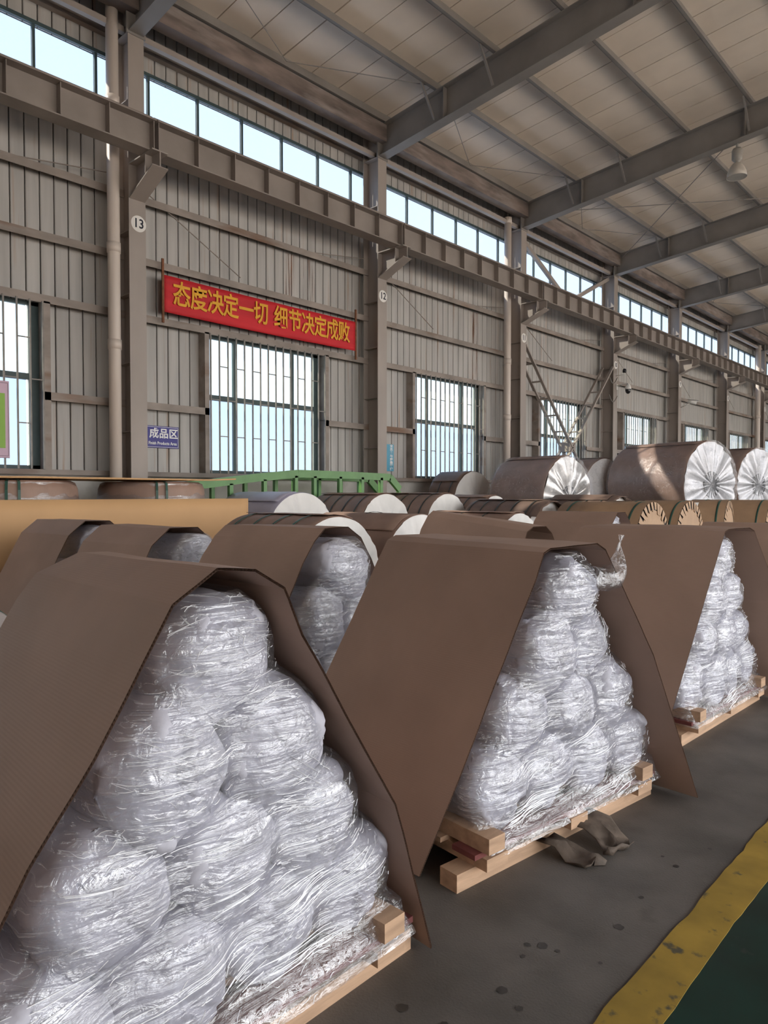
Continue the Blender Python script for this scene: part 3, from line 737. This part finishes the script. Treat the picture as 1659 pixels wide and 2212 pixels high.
    def surf(u, i):
        u = max(0, min(nf-1.001, u)); i = max(0, min(nz_-1.001, i))
        a, b = int(u), int(i); fu, fi = u-a, i-b
        P = lambda ii, jj: Vector(pts[ii*nv+jj])
        return (P(b, a)*(1-fu)+P(b, a+1)*fu)*(1-fi) + (P(b+1, a)*(1-fu)+P(b+1, a+1)*fu)*fi
    def strand(y0, z0, ang, ln_, wv, bend):
        seg = max(3, min(9, int(ln_/.02))); row = []
        for q in range(seg+1):
            t = q/seg; y = y0 + ln_*t*cos(ang); z = z0 + ln_*t*sin(ang) + bend*sin(pi*t)
            if z < zs[0] or z > zs[-2]: return
            i = next(k for k in range(nz_-1) if zs[k+1] >= z); fi = i + (z - zs[i])/(zs[i+1]-zs[i])
            lo = -(LO[i]*(i+1-fi) + LO[i+1]*(fi-i)); hi = HI[i]*(i+1-fi) + HI[i+1]*(fi-i)
            u = (y - lo)/(hi-lo)*(nf-1)
            if u < 1 or u > nf-2: return
            p = surf(u, fi); ww = wv*(.25 + .75*sin(pi*t)**.5); zz = Vector((0, -sin(ang), cos(ang)))*ww
            row.append((p + Vector((.002, 0, 0)) + zz, p + Vector((.0045, 0, 0)), p + Vector((.002, 0, 0)) - zz))
        o_ = len(cm.v)
        for tri in row: cm.v += [tuple(q) for q in tri]
        for q in range(seg):
            for e in range(2): cm.f.append((o_+q*3+e, o_+q*3+e+1, o_+q*3+3+e+1, o_+q*3+3+e))
    def rnd_yz():
        z = zs[0] + (zs[-1]-zs[0])*rg.random()**1.25; i = next(k for k in range(nz_-1) if zs[k+1] >= z)
        return rg.uniform(-LO[i], HI[i]), z
    for c in range(creases//9):          # families of parallel pulls
        y0, z0 = rnd_yz(); low = z0 < .42
        ang = rg.gauss(.0, .10) if rg.random() < .72 else rg.gauss(.0, .55)
        if low: ang = rg.gauss(.05, .10)
        fan = rg.gauss(0, .012); L0 = rg.uniform(.04, .16)*(1.7 if low else 1)
        for q in range(rg.randint(3, 9)):
            strand(y0 + rg.gauss(0, .03), z0 + q*rg.uniform(.004, .012), ang + fan*q, L0*rg.uniform(.4, 1.3), rg.uniform(.0004, .0010)*(1.5 if low else 1), rg.gauss(0, .003))
    for c in range(creases):             # small crinkles, white bits painted in as sparkle
        y0, z0 = rnd_yz(); strand(y0, z0, rg.gauss(.0, .5), rg.uniform(.008, .035), rg.uniform(.0003, .0009), rg.gauss(0, .004))
    if creases:
        co = cm.build('film_crease_glint', 'film_crease_glint', fo, True); co['kind'] = 'stuff'
    return fo

# ------------------------------------------------------------------ cardboard covers
def smooth_poly(P, Q, step=.025, it=0):
    """front and rear polylines resampled together, corners slightly rounded"""
    F_, R_ = [], []
    for i in range(len(P)-1):
        a, b = Vector(P[i]), Vector(P[i+1]); c, d = Vector(Q[i]), Vector(Q[i+1])
        n = max(1, int((b-a).length/step))
        for s in range(n): F_.append(a.lerp(b, s/n)); R_.append(c.lerp(d, s/n))
    F_.append(Vector(P[-1])); R_.append(Vector(Q[-1]))
    def sm(o):
        for k in range(it): o = [o[0]] + [(o[i-1] + o[i]*2 + o[i+1])/4 for i in range(1, len(o)-1)] + [o[-1]]
        return o
    return sm(F_), sm(R_)
def cover(label, front, rear, th=.007, seed=0, sag=.012, mat_='board'):
    root = thing('cardboard_cover', label, 'cardboard cover', tuple(Vector(front[0]).lerp(Vector(rear[0]), .5) * 1.0), 0, 'folded cardboard covers over the piles')
    org = Vector(root.location)
    Fp, Rp = smooth_poly(front, rear); n = len(Fp); m_ = 9
    # arc length & normals
    S = [0]
    for i in range(1, n): S.append(S[-1] + (Fp[i]-Fp[i-1]).length)
    def nrm(P, i):
        d = P[min(i+1, n-1)] - P[max(i-1, 0)]; return Vector((0, -d.z, d.y)).normalized()
    def pt(i, t, off):
        p = Fp[i].lerp(Rp[i], t); nn = (nrm(Fp, i)*(1-t) + nrm(Rp, i)*t).normalized()
        w = sag*noise.noise((S[i]*1.3+seed, t*1.4, seed)) + .003*noise.noise((S[i]*6, t*5, seed))
        return p + nn*(off + w*min(1, 6*min(S[i], S[-1]-S[i]))) - org
    for (nm, off) in (('outer_liner', th/2), ('inner_liner', -th/2)):
        m = MB(); m.grid(n, m_, lambda i, j: pt(i, j/(m_-1), off)); me = m.mesh(nm, mat_, True)
        uv = me.uv_layers.new(name='UVMap')
        for lp in me.loops:
            vi = lp.vertex_index; uv.data[lp.index].uv = (S[vi // m_], (vi % m_)/(m_-1))
        sh = [False]*n
        for i in range(1, n-1):
            if (Fp[i]-Fp[i-1]).angle(Fp[i+1]-Fp[i]) > radians(9): sh[i] = True
        at_ = me.attributes.new('sharp_edge', 'BOOLEAN', 'EDGE')
        for e in me.edges:
            a, b = e.vertices
            if a // m_ == b // m_ and sh[a // m_]: at_.data[e.index].value = True
        link(nm, me, root)
    m = MB(); nt_ = int(S[-1]/.0095)*2; k = 0; rows = []
    for q in range(nt_+1):
        s = S[-1]*q/nt_
        while k < n-2 and S[k+1] < s: k += 1
        f = (s - S[k])/max(1e-6, S[k+1]-S[k]); off = (th/2-.0014)*(1 if q % 2 else -1)
        rows.append([pt(k, t, off)*(1-f) + pt(k+1, t, off)*f for t in [q2/(m_-1) for q2 in range(m_)]])
    m.grid(len(rows), m_, lambda i, j: rows[i][j]); m.build('flute', 'board_flute', root)
    return root
def cover_std(label, xf, xr, yc, ztop, half=.24, base=.76, skew=0.0, zf=0.0, seed=0, rounded=True, lean=0.0):
    """ordinary tent: front x, rear x, centre y, ridge height, half width of the flat top, half width on the floor"""
    def prof(x, yy, zt, sx_):
        P = [(x - sx_, yy - base, .012), (x - sx_*.1, yy - half - .03, zt - .13), (x, yy - half*.5, zt), (x, yy + half*.5, zt), (x + sx_*.1, yy + half + .03, zt - .13), (x + sx_, yy + base, .012)]
        return P
    return cover(label, prof(xf, yc, ztop + zf, skew), prof(xr, yc + lean, ztop, skew), seed=seed)

# ---- pile A (front left)
pallet('wooden pallet under the nearest pile at the bottom of the picture', -1.47, 1.05, 0.0)
make_pile('the nearest pile at lower left', -1.47, 1.05, 0.0, 1, creases=430)
cover('folded brown cardboard cover over the nearest pile at lower left',
      [(-1.45,y,z) for (y,z) in [(.10,.012),(.525,.761),(.656,.945),(.795,1.17),(.845,1.247),(.965,1.318),(1.075,1.305),(1.165,1.25),(1.225,1.12),(1.40,.852),(1.60,.544),(1.775,.012)]],
      [(-2.42,y+.08,z) for (y,z) in [(.10,.012),(.525,.761),(.656,.945),(.78,1.16),(.84,1.235),(.975,1.295),(1.075,1.29),(1.165,1.245),(1.225,1.12),(1.40,.852),(1.60,.544),(1.775,.012)]], seed=3)
# ---- pile B (centre)
RB = radians(-7.0)
pallet('wooden pallet under the middle pile, torn paper beneath it', -1.47, 2.78, RB)
fB = make_pile('the middle pile beside the torn paper', -1.47, 2.84, RB, 2, creases=380, flare=.58)
cover('tall brown cardboard cover over the middle pile beside the torn paper',
      [(-1.76,2.08,.012),(-1.46,2.43,1.16),(-1.44,2.455,1.265),(-1.45,2.52,1.278),(-1.44,2.90,1.280),(-1.43,2.96,1.25),(-1.41,3.04,1.13),(-1.33,3.25,.75),(-1.23,3.56,.012)],
      [(-2.72,2.10,.012),(-2.43,2.55,1.16),(-2.41,2.60,1.262),(-2.42,2.67,1.282),(-2.41,2.98,1.28),(-2.40,3.04,1.25),(-2.38,3.12,1.13),(-2.30,3.33,.75),(-2.20,3.62,.012)], seed=5)
# ---- pile C (right)
pallet('wooden pallet under the pile at the right edge', -1.50, 4.93, radians(-2))
make_pile('the pile at the right edge', -1.50, 4.95, radians(-2), 3, creases=300)
cover('brown cardboard cover over the pile at the right edge',
      [(-1.66,4.20,.012),(-1.47,4.56,1.13),(-1.45,4.61,1.262),(-1.45,4.68,1.275),(-1.45,5.10,1.272),(-1.44,5.17,1.25),(-1.42,5.25,1.12),(-1.34,5.45,.75),(-1.28,5.72,.012)],
      [(-2.62,4.12,.012),(-2.42,4.52,1.13),(-2.40,4.57,1.26),(-2.40,4.64,1.275),(-2.40,5.06,1.272),(-2.39,5.13,1.25),(-2.37,5.22,1.12),(-2.30,5.42,.75),(-2.24,5.70,.012)], seed=8)
# ---- cover G (front row, far right)
cover_std('brown cardboard cover behind the right-edge pile, its end out of view', -1.45, -2.48, 7.35, 1.215, seed=11, base=.78)
# ---- D, E, F behind: three-tier piles standing proud of their covers
R3 = .198; D3 = .328
pallet('wooden pallet under the pile between the two nearest covers', -3.26, 3.22, 0)
make_pile('the pile between the two nearest covers', -3.26, 3.22, 0, 4, creases=200, r=R3, dz=D3, nt_=3)
cover('cardboard cover seen between the two nearest covers, open on a wrapped pile',
      [(-3.42,2.34,.012),(-3.42,2.90,1.06),(-3.42,3.0,1.195),(-3.42,3.09,1.272),(-3.42,3.30,1.275),(-3.42,3.42,1.20),(-3.42,3.52,1.05),(-3.42,4.04,.012)],
      [(-4.36,2.24,.012),(-4.36,2.78,1.06),(-4.36,2.88,1.195),(-4.36,2.97,1.272),(-4.36,3.20,1.275),(-4.36,3.32,1.20),(-4.36,3.42,1.05),(-4.36,3.94,.012)], seed=13)
pallet('wooden pallet in the third row', -4.90, 3.12, 0)
make_pile('the shiny round-topped third-row pile', -4.90, 3.12, 0, 5, creases=140, r=R3, dz=D3*.975, nt_=3, zbase=.12, shared_label='foam roll hidden low in the third-row pile')
cover_std('brown cardboard cover over the third-row pile with the shiny round top', -5.05, -5.98, 3.05, 1.225, half=.25, base=.84, seed=15, lean=-.12)
pallet('wooden pallet in the fourth row', -6.58, 3.12, 0)
make_pile('the leftmost pile before the orange board', -6.58, 3.12, 0, 6, creases=100, r=R3, dz=D3*.975, nt_=3, zbase=.12, shared_label='foam roll hidden low in the fourth-row pile')
cover_std('leftmost dark brown cardboard cover in front of the bright orange board', -6.66, -7.55, 3.09, 1.235, half=.24, base=.84, seed=17, lean=-.1)
# ---- H, I
pallet('wooden pallet under the pile peeping out far behind the right pile', -3.95, 8.55, 0)
make_pile('the far pile beside the pleated roll ends', -3.95, 8.55, 0, 7, creases=60, shared_label='foam roll hidden in the far second-row pile')
cover_std('long low cardboard cover beside the two pleated kraft roll ends', -3.90, -5.0, 8.50, 1.262, half=.22, base=.78, seed=19)
cover('empty dark-mouthed cardboard cover lying askew behind the middle pile',
      [(-3.40,4.95,.012),(-3.40,5.42,1.03),(-3.40,5.50,1.16),(-3.40,5.60,1.20),(-3.40,5.82,1.195),(-3.40,5.93,1.12),(-3.40,6.02,.98),(-3.40,6.45,.012)],
      [(-4.45,4.80,.012),(-4.45,5.28,1.15),(-4.45,5.38,1.28),(-4.45,5.46,1.325),(-4.45,5.68,1.315),(-4.45,5.80,1.22),(-4.45,5.90,1.06),(-4.45,6.35,.012)], seed=21)

# ---- twisted film tail on pile B
m = MB(); path = [(-1.46,2.88,1.13),(-1.43,2.95,1.12),(-1.42,3.01,1.13),(-1.42,3.05,1.16),(-1.42,3.065,1.20),(-1.42,3.075,1.235),(-1.42,3.088,1.265),(-1.42,3.096,1.285),(-1.42,3.10,1.305)]
m.tube(path, [.055,.05,.058,.050,.030,.015,.006,.005,.014], 22, cap=False)
m.v = [(x+.020*noise.noise((x*30, y*25, z*30)), y+.018*noise.noise((x*30+9, y*25, z*30)), z+.012*noise.noise((x*30, y*25+9, z*30))) for (x, y, z) in m.v]
o = m.build('film_tail', 'film_tail', None, True)
mw = fB.matrix_world.inverted(); o.data.transform(mw); o.parent = fB

# ---- torn kraft paper under pallet B
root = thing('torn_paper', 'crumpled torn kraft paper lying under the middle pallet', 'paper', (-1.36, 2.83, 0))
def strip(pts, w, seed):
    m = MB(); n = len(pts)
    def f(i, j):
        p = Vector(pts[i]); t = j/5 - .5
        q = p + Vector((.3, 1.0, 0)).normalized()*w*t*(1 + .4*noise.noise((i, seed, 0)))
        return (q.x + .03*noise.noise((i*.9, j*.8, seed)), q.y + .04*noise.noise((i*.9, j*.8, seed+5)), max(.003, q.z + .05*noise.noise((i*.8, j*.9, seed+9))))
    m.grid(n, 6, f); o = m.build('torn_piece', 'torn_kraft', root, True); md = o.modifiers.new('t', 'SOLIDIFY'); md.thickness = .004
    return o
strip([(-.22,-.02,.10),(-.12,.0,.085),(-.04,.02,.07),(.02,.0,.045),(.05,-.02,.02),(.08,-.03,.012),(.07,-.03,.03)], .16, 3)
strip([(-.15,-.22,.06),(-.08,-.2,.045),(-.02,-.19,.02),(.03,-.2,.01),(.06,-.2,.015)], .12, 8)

# ------------------------------------------------------------------ paper wrapped rolls lying along x
def crumple_end(r, dome, n=64, kp=17, amp=.02, seed=0):
    m = MB(); rs = [0.02, .12, .25, .4, .55, .7, .82, .92, 1.0]
    def f(i, j):
        t = rs[i]; a = 2*pi*j/n
        w = amp*(t*(1.15-t)*2.5)*sin(kp*a + 2*noise.noise((cos(a)*2, sin(a)*2, seed))*3) + amp*.8*noise.noise((cos(a)*t*4, sin(a)*t*4, seed))
        return (dome*(1-t*t) + w, r*t*cos(a), r*t*sin(a))
    m.grid(len(rs), n, f, closed=True); m.add([(dome, 0, 0)], []); c = len(m.v)-1
    m.f += [(c, (j+1) % n, j) for j in range(n)]
    return m
def wrapped_roll(label, X, Y, r, zc, L, seed, body='kraft_roll', end='white_paper', straps=(.18, .45, .72), strap='strap_green', lip=.0, torn=False, cradle=True, rz=0.0, cat='paper roll', grp='paper wrapped rolls', amp=.02, core=False, film=False):
    root = thing('wrapped_roll', label, cat, (X, Y, 0), rz, grp)
    rg = random.Random(seed); n = 72
    m = MB(); xs = [0, -.02, -.12, -L*.25, -L*.5, -L*.75, -L+.06, -L]
    def f(i, j):
        a = 2*pi*j/n; q = r*(1 + .008*noise.noise((cos(a)*2, sin(a)*2, xs[i]*2+seed)))*(.985 if i in (0, 7) else 1)
        return (xs[i], q*cos(a), zc + q*sin(a))
    m.grid(len(xs), n, f, closed=True); m.f.append(tuple((len(xs)-1)*n+j for j in range(n)))
    b = m.build('paper_body', body, root, True, fix=True)
    e = crumple_end(r*.985, .03, seed=seed, amp=amp); e.v = [(x+.002, y, z+zc) for (x, y, z) in e.v]; eo = e.build('end_wrap', end, root, True)
    if core:
        m = MB(); m.lathe([(r*.30, .05), (r*.31, .03), (r*.14, .045), (0.001, .04)], 32, 'x', (0, 0, zc)); m.build('core_hole', 'core_dark', eo, True)
    for s in straps:
        m = MB(); R2 = r*1.012+.002; m.lathe([(R2, -L*s), (R2+.003, -L*s), (R2+.003, -L*s-.028), (R2, -L*s-.028)], 64, 'x', (0, 0, zc)); m.build('strap', strap, root, True)
    # overlap seam: the wrap's loose edge standing a little proud
    m = MB(); a0 = pi*.5 + rg.uniform(-.5, .3); 
    def g(i, j):
        a = a0 + .55*j/10; rr2 = r*1.012 + .002 + .007*(1 if j == 10 else .3)
        return (-L*.02 - L*.96*i/8 + .01*noise.noise((i, j, seed)), rr2*cos(a), zc + rr2*sin(a) + .008*noise.noise((i*.7, j*.3, seed)))
    m.grid(9, 11, g); o = m.build('wrap_seam', body, root, True); md = o.modifiers.new('t', 'SOLIDIFY'); md.thickness = .004
    if torn:
        m = MB()
        def h(i, j):
            a = pi*(.18 + .62*j/26); ex = .14 + .07*noise.noise((j*.6, seed, 1)) + .03*noise.noise((j*2.1, seed, 2))
            t = i/4; rr2 = r*(1.014 - .05*t*t) + .02*t*noise.noise((j*.5, i, seed)); return (-.05 + (ex+.05)*t, rr2*cos(a), zc + rr2*sin(a))
        m.grid(5, 27, h); o = m.build('torn_lip', body, root, True); md = o.modifiers.new('t', 'SOLIDIFY'); md.thickness = .004
    if cradle:
        for x in (-L*.25, -L*.8):
            for s in (-1, 1):
                m = MB(); m.add([(x-.06, s*r*.35, 0), (x+.06, s*r*.35, 0), (x-.06, s*r*.95, 0), (x+.06, s*r*.95, 0), (x-.06, s*r*.95, zc-r*.40), (x+.06, s*r*.95, zc-r*.40), (x-.06, s*r*.5, zc-r*.88), (x+.06, s*r*.5, zc-r*.88)],
                      [(0,1,3,2),(2,3,5,4),(4,5,7,6),(6,7,1,0),(0,2,4,6),(1,7,5,3)]); m.build('cradle_block', 'wood', root, fix=True)
    if seed == 11:
        for (nm, mt_, a0, a1, x1) in (('paper_band', 'lilac_paper', 1.02, 1.12, -L), ('torn_wrap', 'kraft_light', 1.13, 1.26, -L*.62)):
            m = MB(); m.grid(14, 6, lambda i, j: ((-.04 + (x1+.08)*i/13), (r*1.008+.004)*cos(pi*(a0+(a1-a0)*j/5) + .05*noise.noise((i*.6, j, 1))), zc + (r*1.008+.004)*sin(pi*(a0+(a1-a0)*j/5) + .05*noise.noise((i*.6, j, 1))))); o = m.build(nm, mt_, root, True); md = o.modifiers.new('t', 'SOLIDIFY'); md.thickness = .004
    if film:
        m = MB(); xs2 = [.03, -.05, -L*.3, -L*.6, -L*.9, -L-.02]
        def ff(i, j):
            a = 2*pi*j/n; q = r*1.018 + .012 + .018*noise.noise((cos(a)*5, sin(a)*5, xs2[i]*2+seed)); return (xs2[i], q*cos(a), zc + q*sin(a))
        m.grid(len(xs2), n, ff, closed=True); fo = m.build('film_sleeve', 'film_coil', root, True)
        m = MB(); rs = [.06, .1, .16, .25, .4, .55, .7, .85, 1.0]; nn = 96; kp = 31
        def fe(i, j):
            t = rs[i]; a = 2*pi*j/nn; w = .028*t*(1.1-t)*2*sin(kp*a + 3*noise.noise((cos(a)*3, sin(a)*3, seed))) + .014*noise.noise((cos(a)*7*t, sin(a)*7*t, seed))
            return (.06 + .05*(1-t) + w + (.05 if i == 0 else 0), r*1.02*t*cos(a), zc + r*1.02*t*sin(a))
        m.grid(len(rs), nn, fe, closed=True); m.build('film_end', 'film_coil', fo, True)
    return root
# mid row behind pile D
wrapped_roll('brown strapped roll with a white end right behind the second-row pile', -5.32, 4.98, .63, .64, 1.45, 1, straps=(.20, .42, .64, .86), strap='strap_green')
wrapped_roll('brown paper roll with torn top wrap and white end behind the middle cover', -5.42, 6.42, .62, .64, 1.5, 2, straps=(.5,), strap='strap_dark', torn=False)
wrapped_roll('brown paper roll whose white end peeps over the askew empty cover', -5.6, 8.85, .60, .62, 1.5, 3, straps=(.3, .6), strap='strap_dark')
# dark strapped rolls
wrapped_roll('dark brown roll with black straps and torn lip, white crumpled end', -6.6, 11.35, .68, .70, 1.5, 4, 'kraft_dark', straps=(.08, .30, .52, .74, .92), strap='strap_dark', torn=True)
wrapped_roll('dark brown roll with torn lip left of the two pleated kraft rolls', -6.5, 13.95, .72, .74, 1.35, 5, 'kraft_dark', straps=(.10, .34, .58, .82), strap='strap_dark', torn=True)
# back row with white ends
wrapped_roll('pale lilac wrapped roll with a big white pleated end beside the orange board', -8.40, 7.12, .68, .84, 1.5, 6, 'lilac_paper', straps=(), torn=False)
wrapped_roll('brown roll with white pleated end below the green ramp', -8.40, 9.02, .66, .84, 1.5, 7, straps=(.14, .34, .54, .74), strap='strap_dark')
wrapped_roll('brown roll with white pleated end right of the green ramp', -8.40, 10.75, .66, .84, 1.5, 8, straps=(.14, .34, .54, .74), strap='strap_dark')
wrapped_roll('small-looking brown roll with white end below the barred window', -8.40, 12.35, .64, .82, 1.5, 9, straps=(.3, .6), strap='strap_dark')
# far-left strapped roll behind the nearest cover
wrapped_roll('grey-brown wrapped roll with green straps at the left edge', -3.75, .95, .50, .52, 1.25, 10, 'grey_wrap', 'grey_wrap', straps=(.08, .35), strap='strap_green')

# kraft rolls with folded pleated ends
def pleated_roll(label, X, Y, r, zc, L, seed, straps, tabs=True, paper=True, rz=0.0):
    root = thing('kraft_roll', label, 'paper roll', (X, Y, 0), rz, 'kraft rolls with pleated ends')
    n = 72; m = MB(); xs = [0, -.03, -L*.3, -L*.6, -L]
    m.grid(len(xs), n, lambda i, j: (xs[i], r*cos(2*pi*j/n), zc + r*sin(2*pi*j/n)), closed=True); m.f.append(tuple((len(xs)-1)*n+j for j in range(n)))
    m.build('paper_body', 'kraft_light', root, True, fix=True)
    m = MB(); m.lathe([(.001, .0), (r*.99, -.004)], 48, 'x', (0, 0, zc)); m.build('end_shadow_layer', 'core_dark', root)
    m = MB(); m.lathe([(.001, .014), (r*.80, .012), (r*.80, .004)], 48, 'x', (0, 0, zc)); m.build('end_disc', 'kraft_light', root)
    rg = random.Random(seed); nt_ = 30
    for k in range(nt_):
        a = 2*pi*k/nt_; da = pi/nt_*rg.uniform(.60, .90); tip = r*rg.uniform(.72, .82); sk = rg.uniform(-.05, .05)
        m = MB(); vs = []
        for (rad, aa, x) in ((r*1.003, a-da, .006), (r*1.003, a+da, .008), (tip, a+da*.75+sk, .022), (tip, a-da*.75+sk, .020)): vs.append((x, rad*cos(aa), zc+rad*sin(aa)))
        vs += [(x+.004, y, z) for (x, y, z) in vs]
        m.add(vs, [(3,2,1,0),(4,5,6,7),(0,1,5,4),(1,2,6,5),(2,3,7,6),(3,0,4,7)]); m.build('fold_tab', 'kraft_light', root, fix=True)
    for s in straps:
        m = MB(); R2 = r+.002; m.lathe([(R2, -L*s), (R2+.004, -L*s), (R2+.004, -L*s-.035), (R2, -L*s-.035)], 64, 'x', (0, 0, zc)); m.build('strap', 'strap_green', root, True)
    if paper:
        m = MB(); m.grid(2, 7, lambda i, j: (-L*.32 - .24*i, (r+.006)*cos(pi*.62+.07*j), zc + (r+.006)*sin(pi*.62+.07*j))); o = m.build('paper_label', 'white_paper', root, True); md = o.modifiers.new('t', 'SOLIDIFY'); md.thickness = .002
    for x in (-L*.25, -L*.8):
        for s in (-1, 1):
            m = MB(); m.box(x-.05, x+.05, s*r*.55-.12, s*r*.55+.12, 0, zc-r*.93 if False else max(.03, zc - sqrt(max(0, r*r-(r*.55+.0)**2)) - .0)*.72); m.build('cradle_block', 'wood', root)
    return root
pleated_roll('first kraft roll with folded pleated end, nearer of the two full ends', -4.72, 11.45, .66, .70, 1.5, 1, (.10, .86), paper=False)
pleated_roll('second kraft roll with folded pleated end, right of the first', -4.72, 13.1, .66, .70, 1.5, 2, (.08, .62))
pleated_roll('third kraft roll with white label, its pleated end seen edge-on', -4.65, 15.0, .66, .70, 1.6, 3, (.08, .5), rz=radians(9))
pleated_roll('kraft roll with green straps at the right picture edge', -4.35, 17.0, .66, .70, 1.7, 4, (.1, .5, .8), paper=False)

# big film wrapped coils
wrapped_roll('brown wrapped coil with shiny silver pleated end and dark core', -8.05, 14.75, .98, 1.38, 1.5, 11, 'kraft_roll', 'silver_foil', straps=(), rz=radians(-4), cat='coil', grp='large film wrapped coils', amp=.05, core=True, film=True)
wrapped_roll('largest brown coil in loose clear film with crinkled white end', -6.25, 18.7, 1.10, 1.72, 2.3, 12, 'kraft_roll', 'coil_end', straps=(), rz=radians(-14), cat='coil', grp='large film wrapped coils', amp=.05, core=True, film=True)
wrapped_roll('brown coil in clear film at the right edge of the picture', -5.95, 21.6, 1.02, 1.74, 2.2, 13, 'kraft_roll', 'coil_end', straps=(), rz=radians(-14), cat='coil', grp='large film wrapped coils', amp=.05, core=True, film=True)
wrapped_roll('brown coil standing half hidden left of the largest coil', -9.0, 18.6, .98, 1.50, 1.9, 14, 'kraft_roll', 'white_paper', straps=(), rz=radians(-10), cat='coil', grp='large film wrapped coils', film=True)
wrapped_roll('dark strapped coil half hidden behind the silver-ended coil', -10.35, 14.3, .85, 1.2, .85, 15, 'kraft_dark', 'white_paper', straps=(.2, .6), strap='strap_dark', cat='coil', grp='large film wrapped coils')

# ------------------------------------------------------------------ left background: drums, board, orange sheet
def drum(label, X, Y, r, h, seed):
    root = thing('wrapped_drum', label, 'wrapped coil', (X, Y, 0), 0, 'film wrapped upright drums')
    n = 80; m = MB(); prof = [(r*.97, 0), (r, .04), (r, h*.3), (r*1.005, h*.55), (r, h*.8), (r*1.0, h-.20), (r*.99, h-.10), (r*.95, h-.025), (r*.88, h), (.001, h)]
    m.lathe(prof, n); m.build('drum_body', 'kraft_roll', root, True, fix=True)
    m = MB(); zs = [.05 + (h-.07)*i/22 for i in range(23)]
    def f(i, j):
        a = 2*pi*j/n; q = r*(1.012 if i < 20 else 1.012-.02*(i-19)) + .012*noise.noise((cos(a)*4, sin(a)*4, zs[i]*14+seed)); return (q*cos(a), q*sin(a), zs[i])
    m.grid(23, n, f, closed=True); m.build('film_sleeve', 'film', root, True)
    for a0 in (-.62, -.45):
        a = a0 + .2; m = MB()
        pp = [((r*1.02+.01)*cos(a), (r*1.02+.01)*sin(a), z) for z in (0.02, h*.5, h-.12)] + [((r*1.0)*cos(a), r*sin(a), h-.02), (r*.86*cos(a), r*.86*sin(a), h+.006), (0, 0, h+.006)]
        for i in range(len(pp)-1): m.bar(pp[i], pp[i+1], .03, .006, (cos(a), sin(a), .2))
        m.build('strap', 'strap_green', root)
    m = MB(); m.lathe([(r*1.02, h-.27), (r*1.02+.006, h-.265), (r*1.02+.006, h-.255), (r*1.02, h-.25)], 64); m.build('band', 'kraft_dark', root, True)
    return root
drum('film wrapped brown drum under the flat board, right one of two', -9.5, 5.22, .74, 1.66, 1)
drum('film wrapped brown drum under the flat board, left one of two', -9.5, 3.32, .76, 1.66, 2)
m = MB()
def bfn(i, j):
    x = -10.3 + 1.55*j/10; y = 2.2 + 3.95*i/40; t = max(0, (y-5.3)/.9); return (x, y, 1.681 + .02*t*t + .006*noise.noise((x*1.5, y*1.5, 0)))
m.grid(41, 11, bfn); o = m.build('flat_board', 'kraft_sheet', None, True); md = o.modifiers.new('t', 'SOLIDIFY'); md.thickness = .022; md.offset = 1
tag(o, 'thin orange-brown board lying across the two wrapped drums', 'board')
m = MB()
def sfn(i, j):
    return (-8.32 - .10*(j/8)*0 + .02*noise.noise((i*.08, j*.2, 1)), 2.0 + 4.04*i/30, 1.43*j/8)
m.grid(31, 9, sfn); o = m.build('cardboard_sheet', 'kraft_sheet', None, True); md = o.modifiers.new('t', 'SOLIDIFY'); md.thickness = .012
tag(o, 'large bright orange-brown cardboard sheet standing upright at left', 'cardboard sheet')

# green ramp frame
root = thing('green_ramp', 'green painted steel loading ramp with raised side rails under the window', 'ramp', (0,0,0))
UPZ = .09
for (x, dy, dz2) in ((-9.98, 0, 0), (-10.75, .15, -.02)):
    top = [(6.05, 1.52), (7.4, 1.68), (8.35, 1.77), (9.6, 1.765), (10.82, 1.745), (11.12, 1.50)]
    for i in range(len(top)-1):
        MB().bar((x, top[i][0]+dy, top[i][1]+dz2+UPZ), (x, top[i+1][0]+dy, top[i+1][1]+dz2+UPZ), .07, .14).build('side_rail', 'frame_green', root)
    for y in (6.9, 7.6, 8.3, 8.75, 9.4, 10.0, 10.55, 11.1):
        zt = 1.77 if 8.3 <= y < 10.9 else (1.5 if y > 10.9 else 1.52 + .25*(y-6.05)/2.25)
        MB().box(x-.035, x+.035, y+dy-.035, y+dy+.035, 0, zt-.04+dz2+UPZ).build('post', 'frame_green', root)
MB().box(-10.72, -10.0, 6.0, 11.1, 1.10, 1.15).build('ramp_deck', 'frame_green', root)
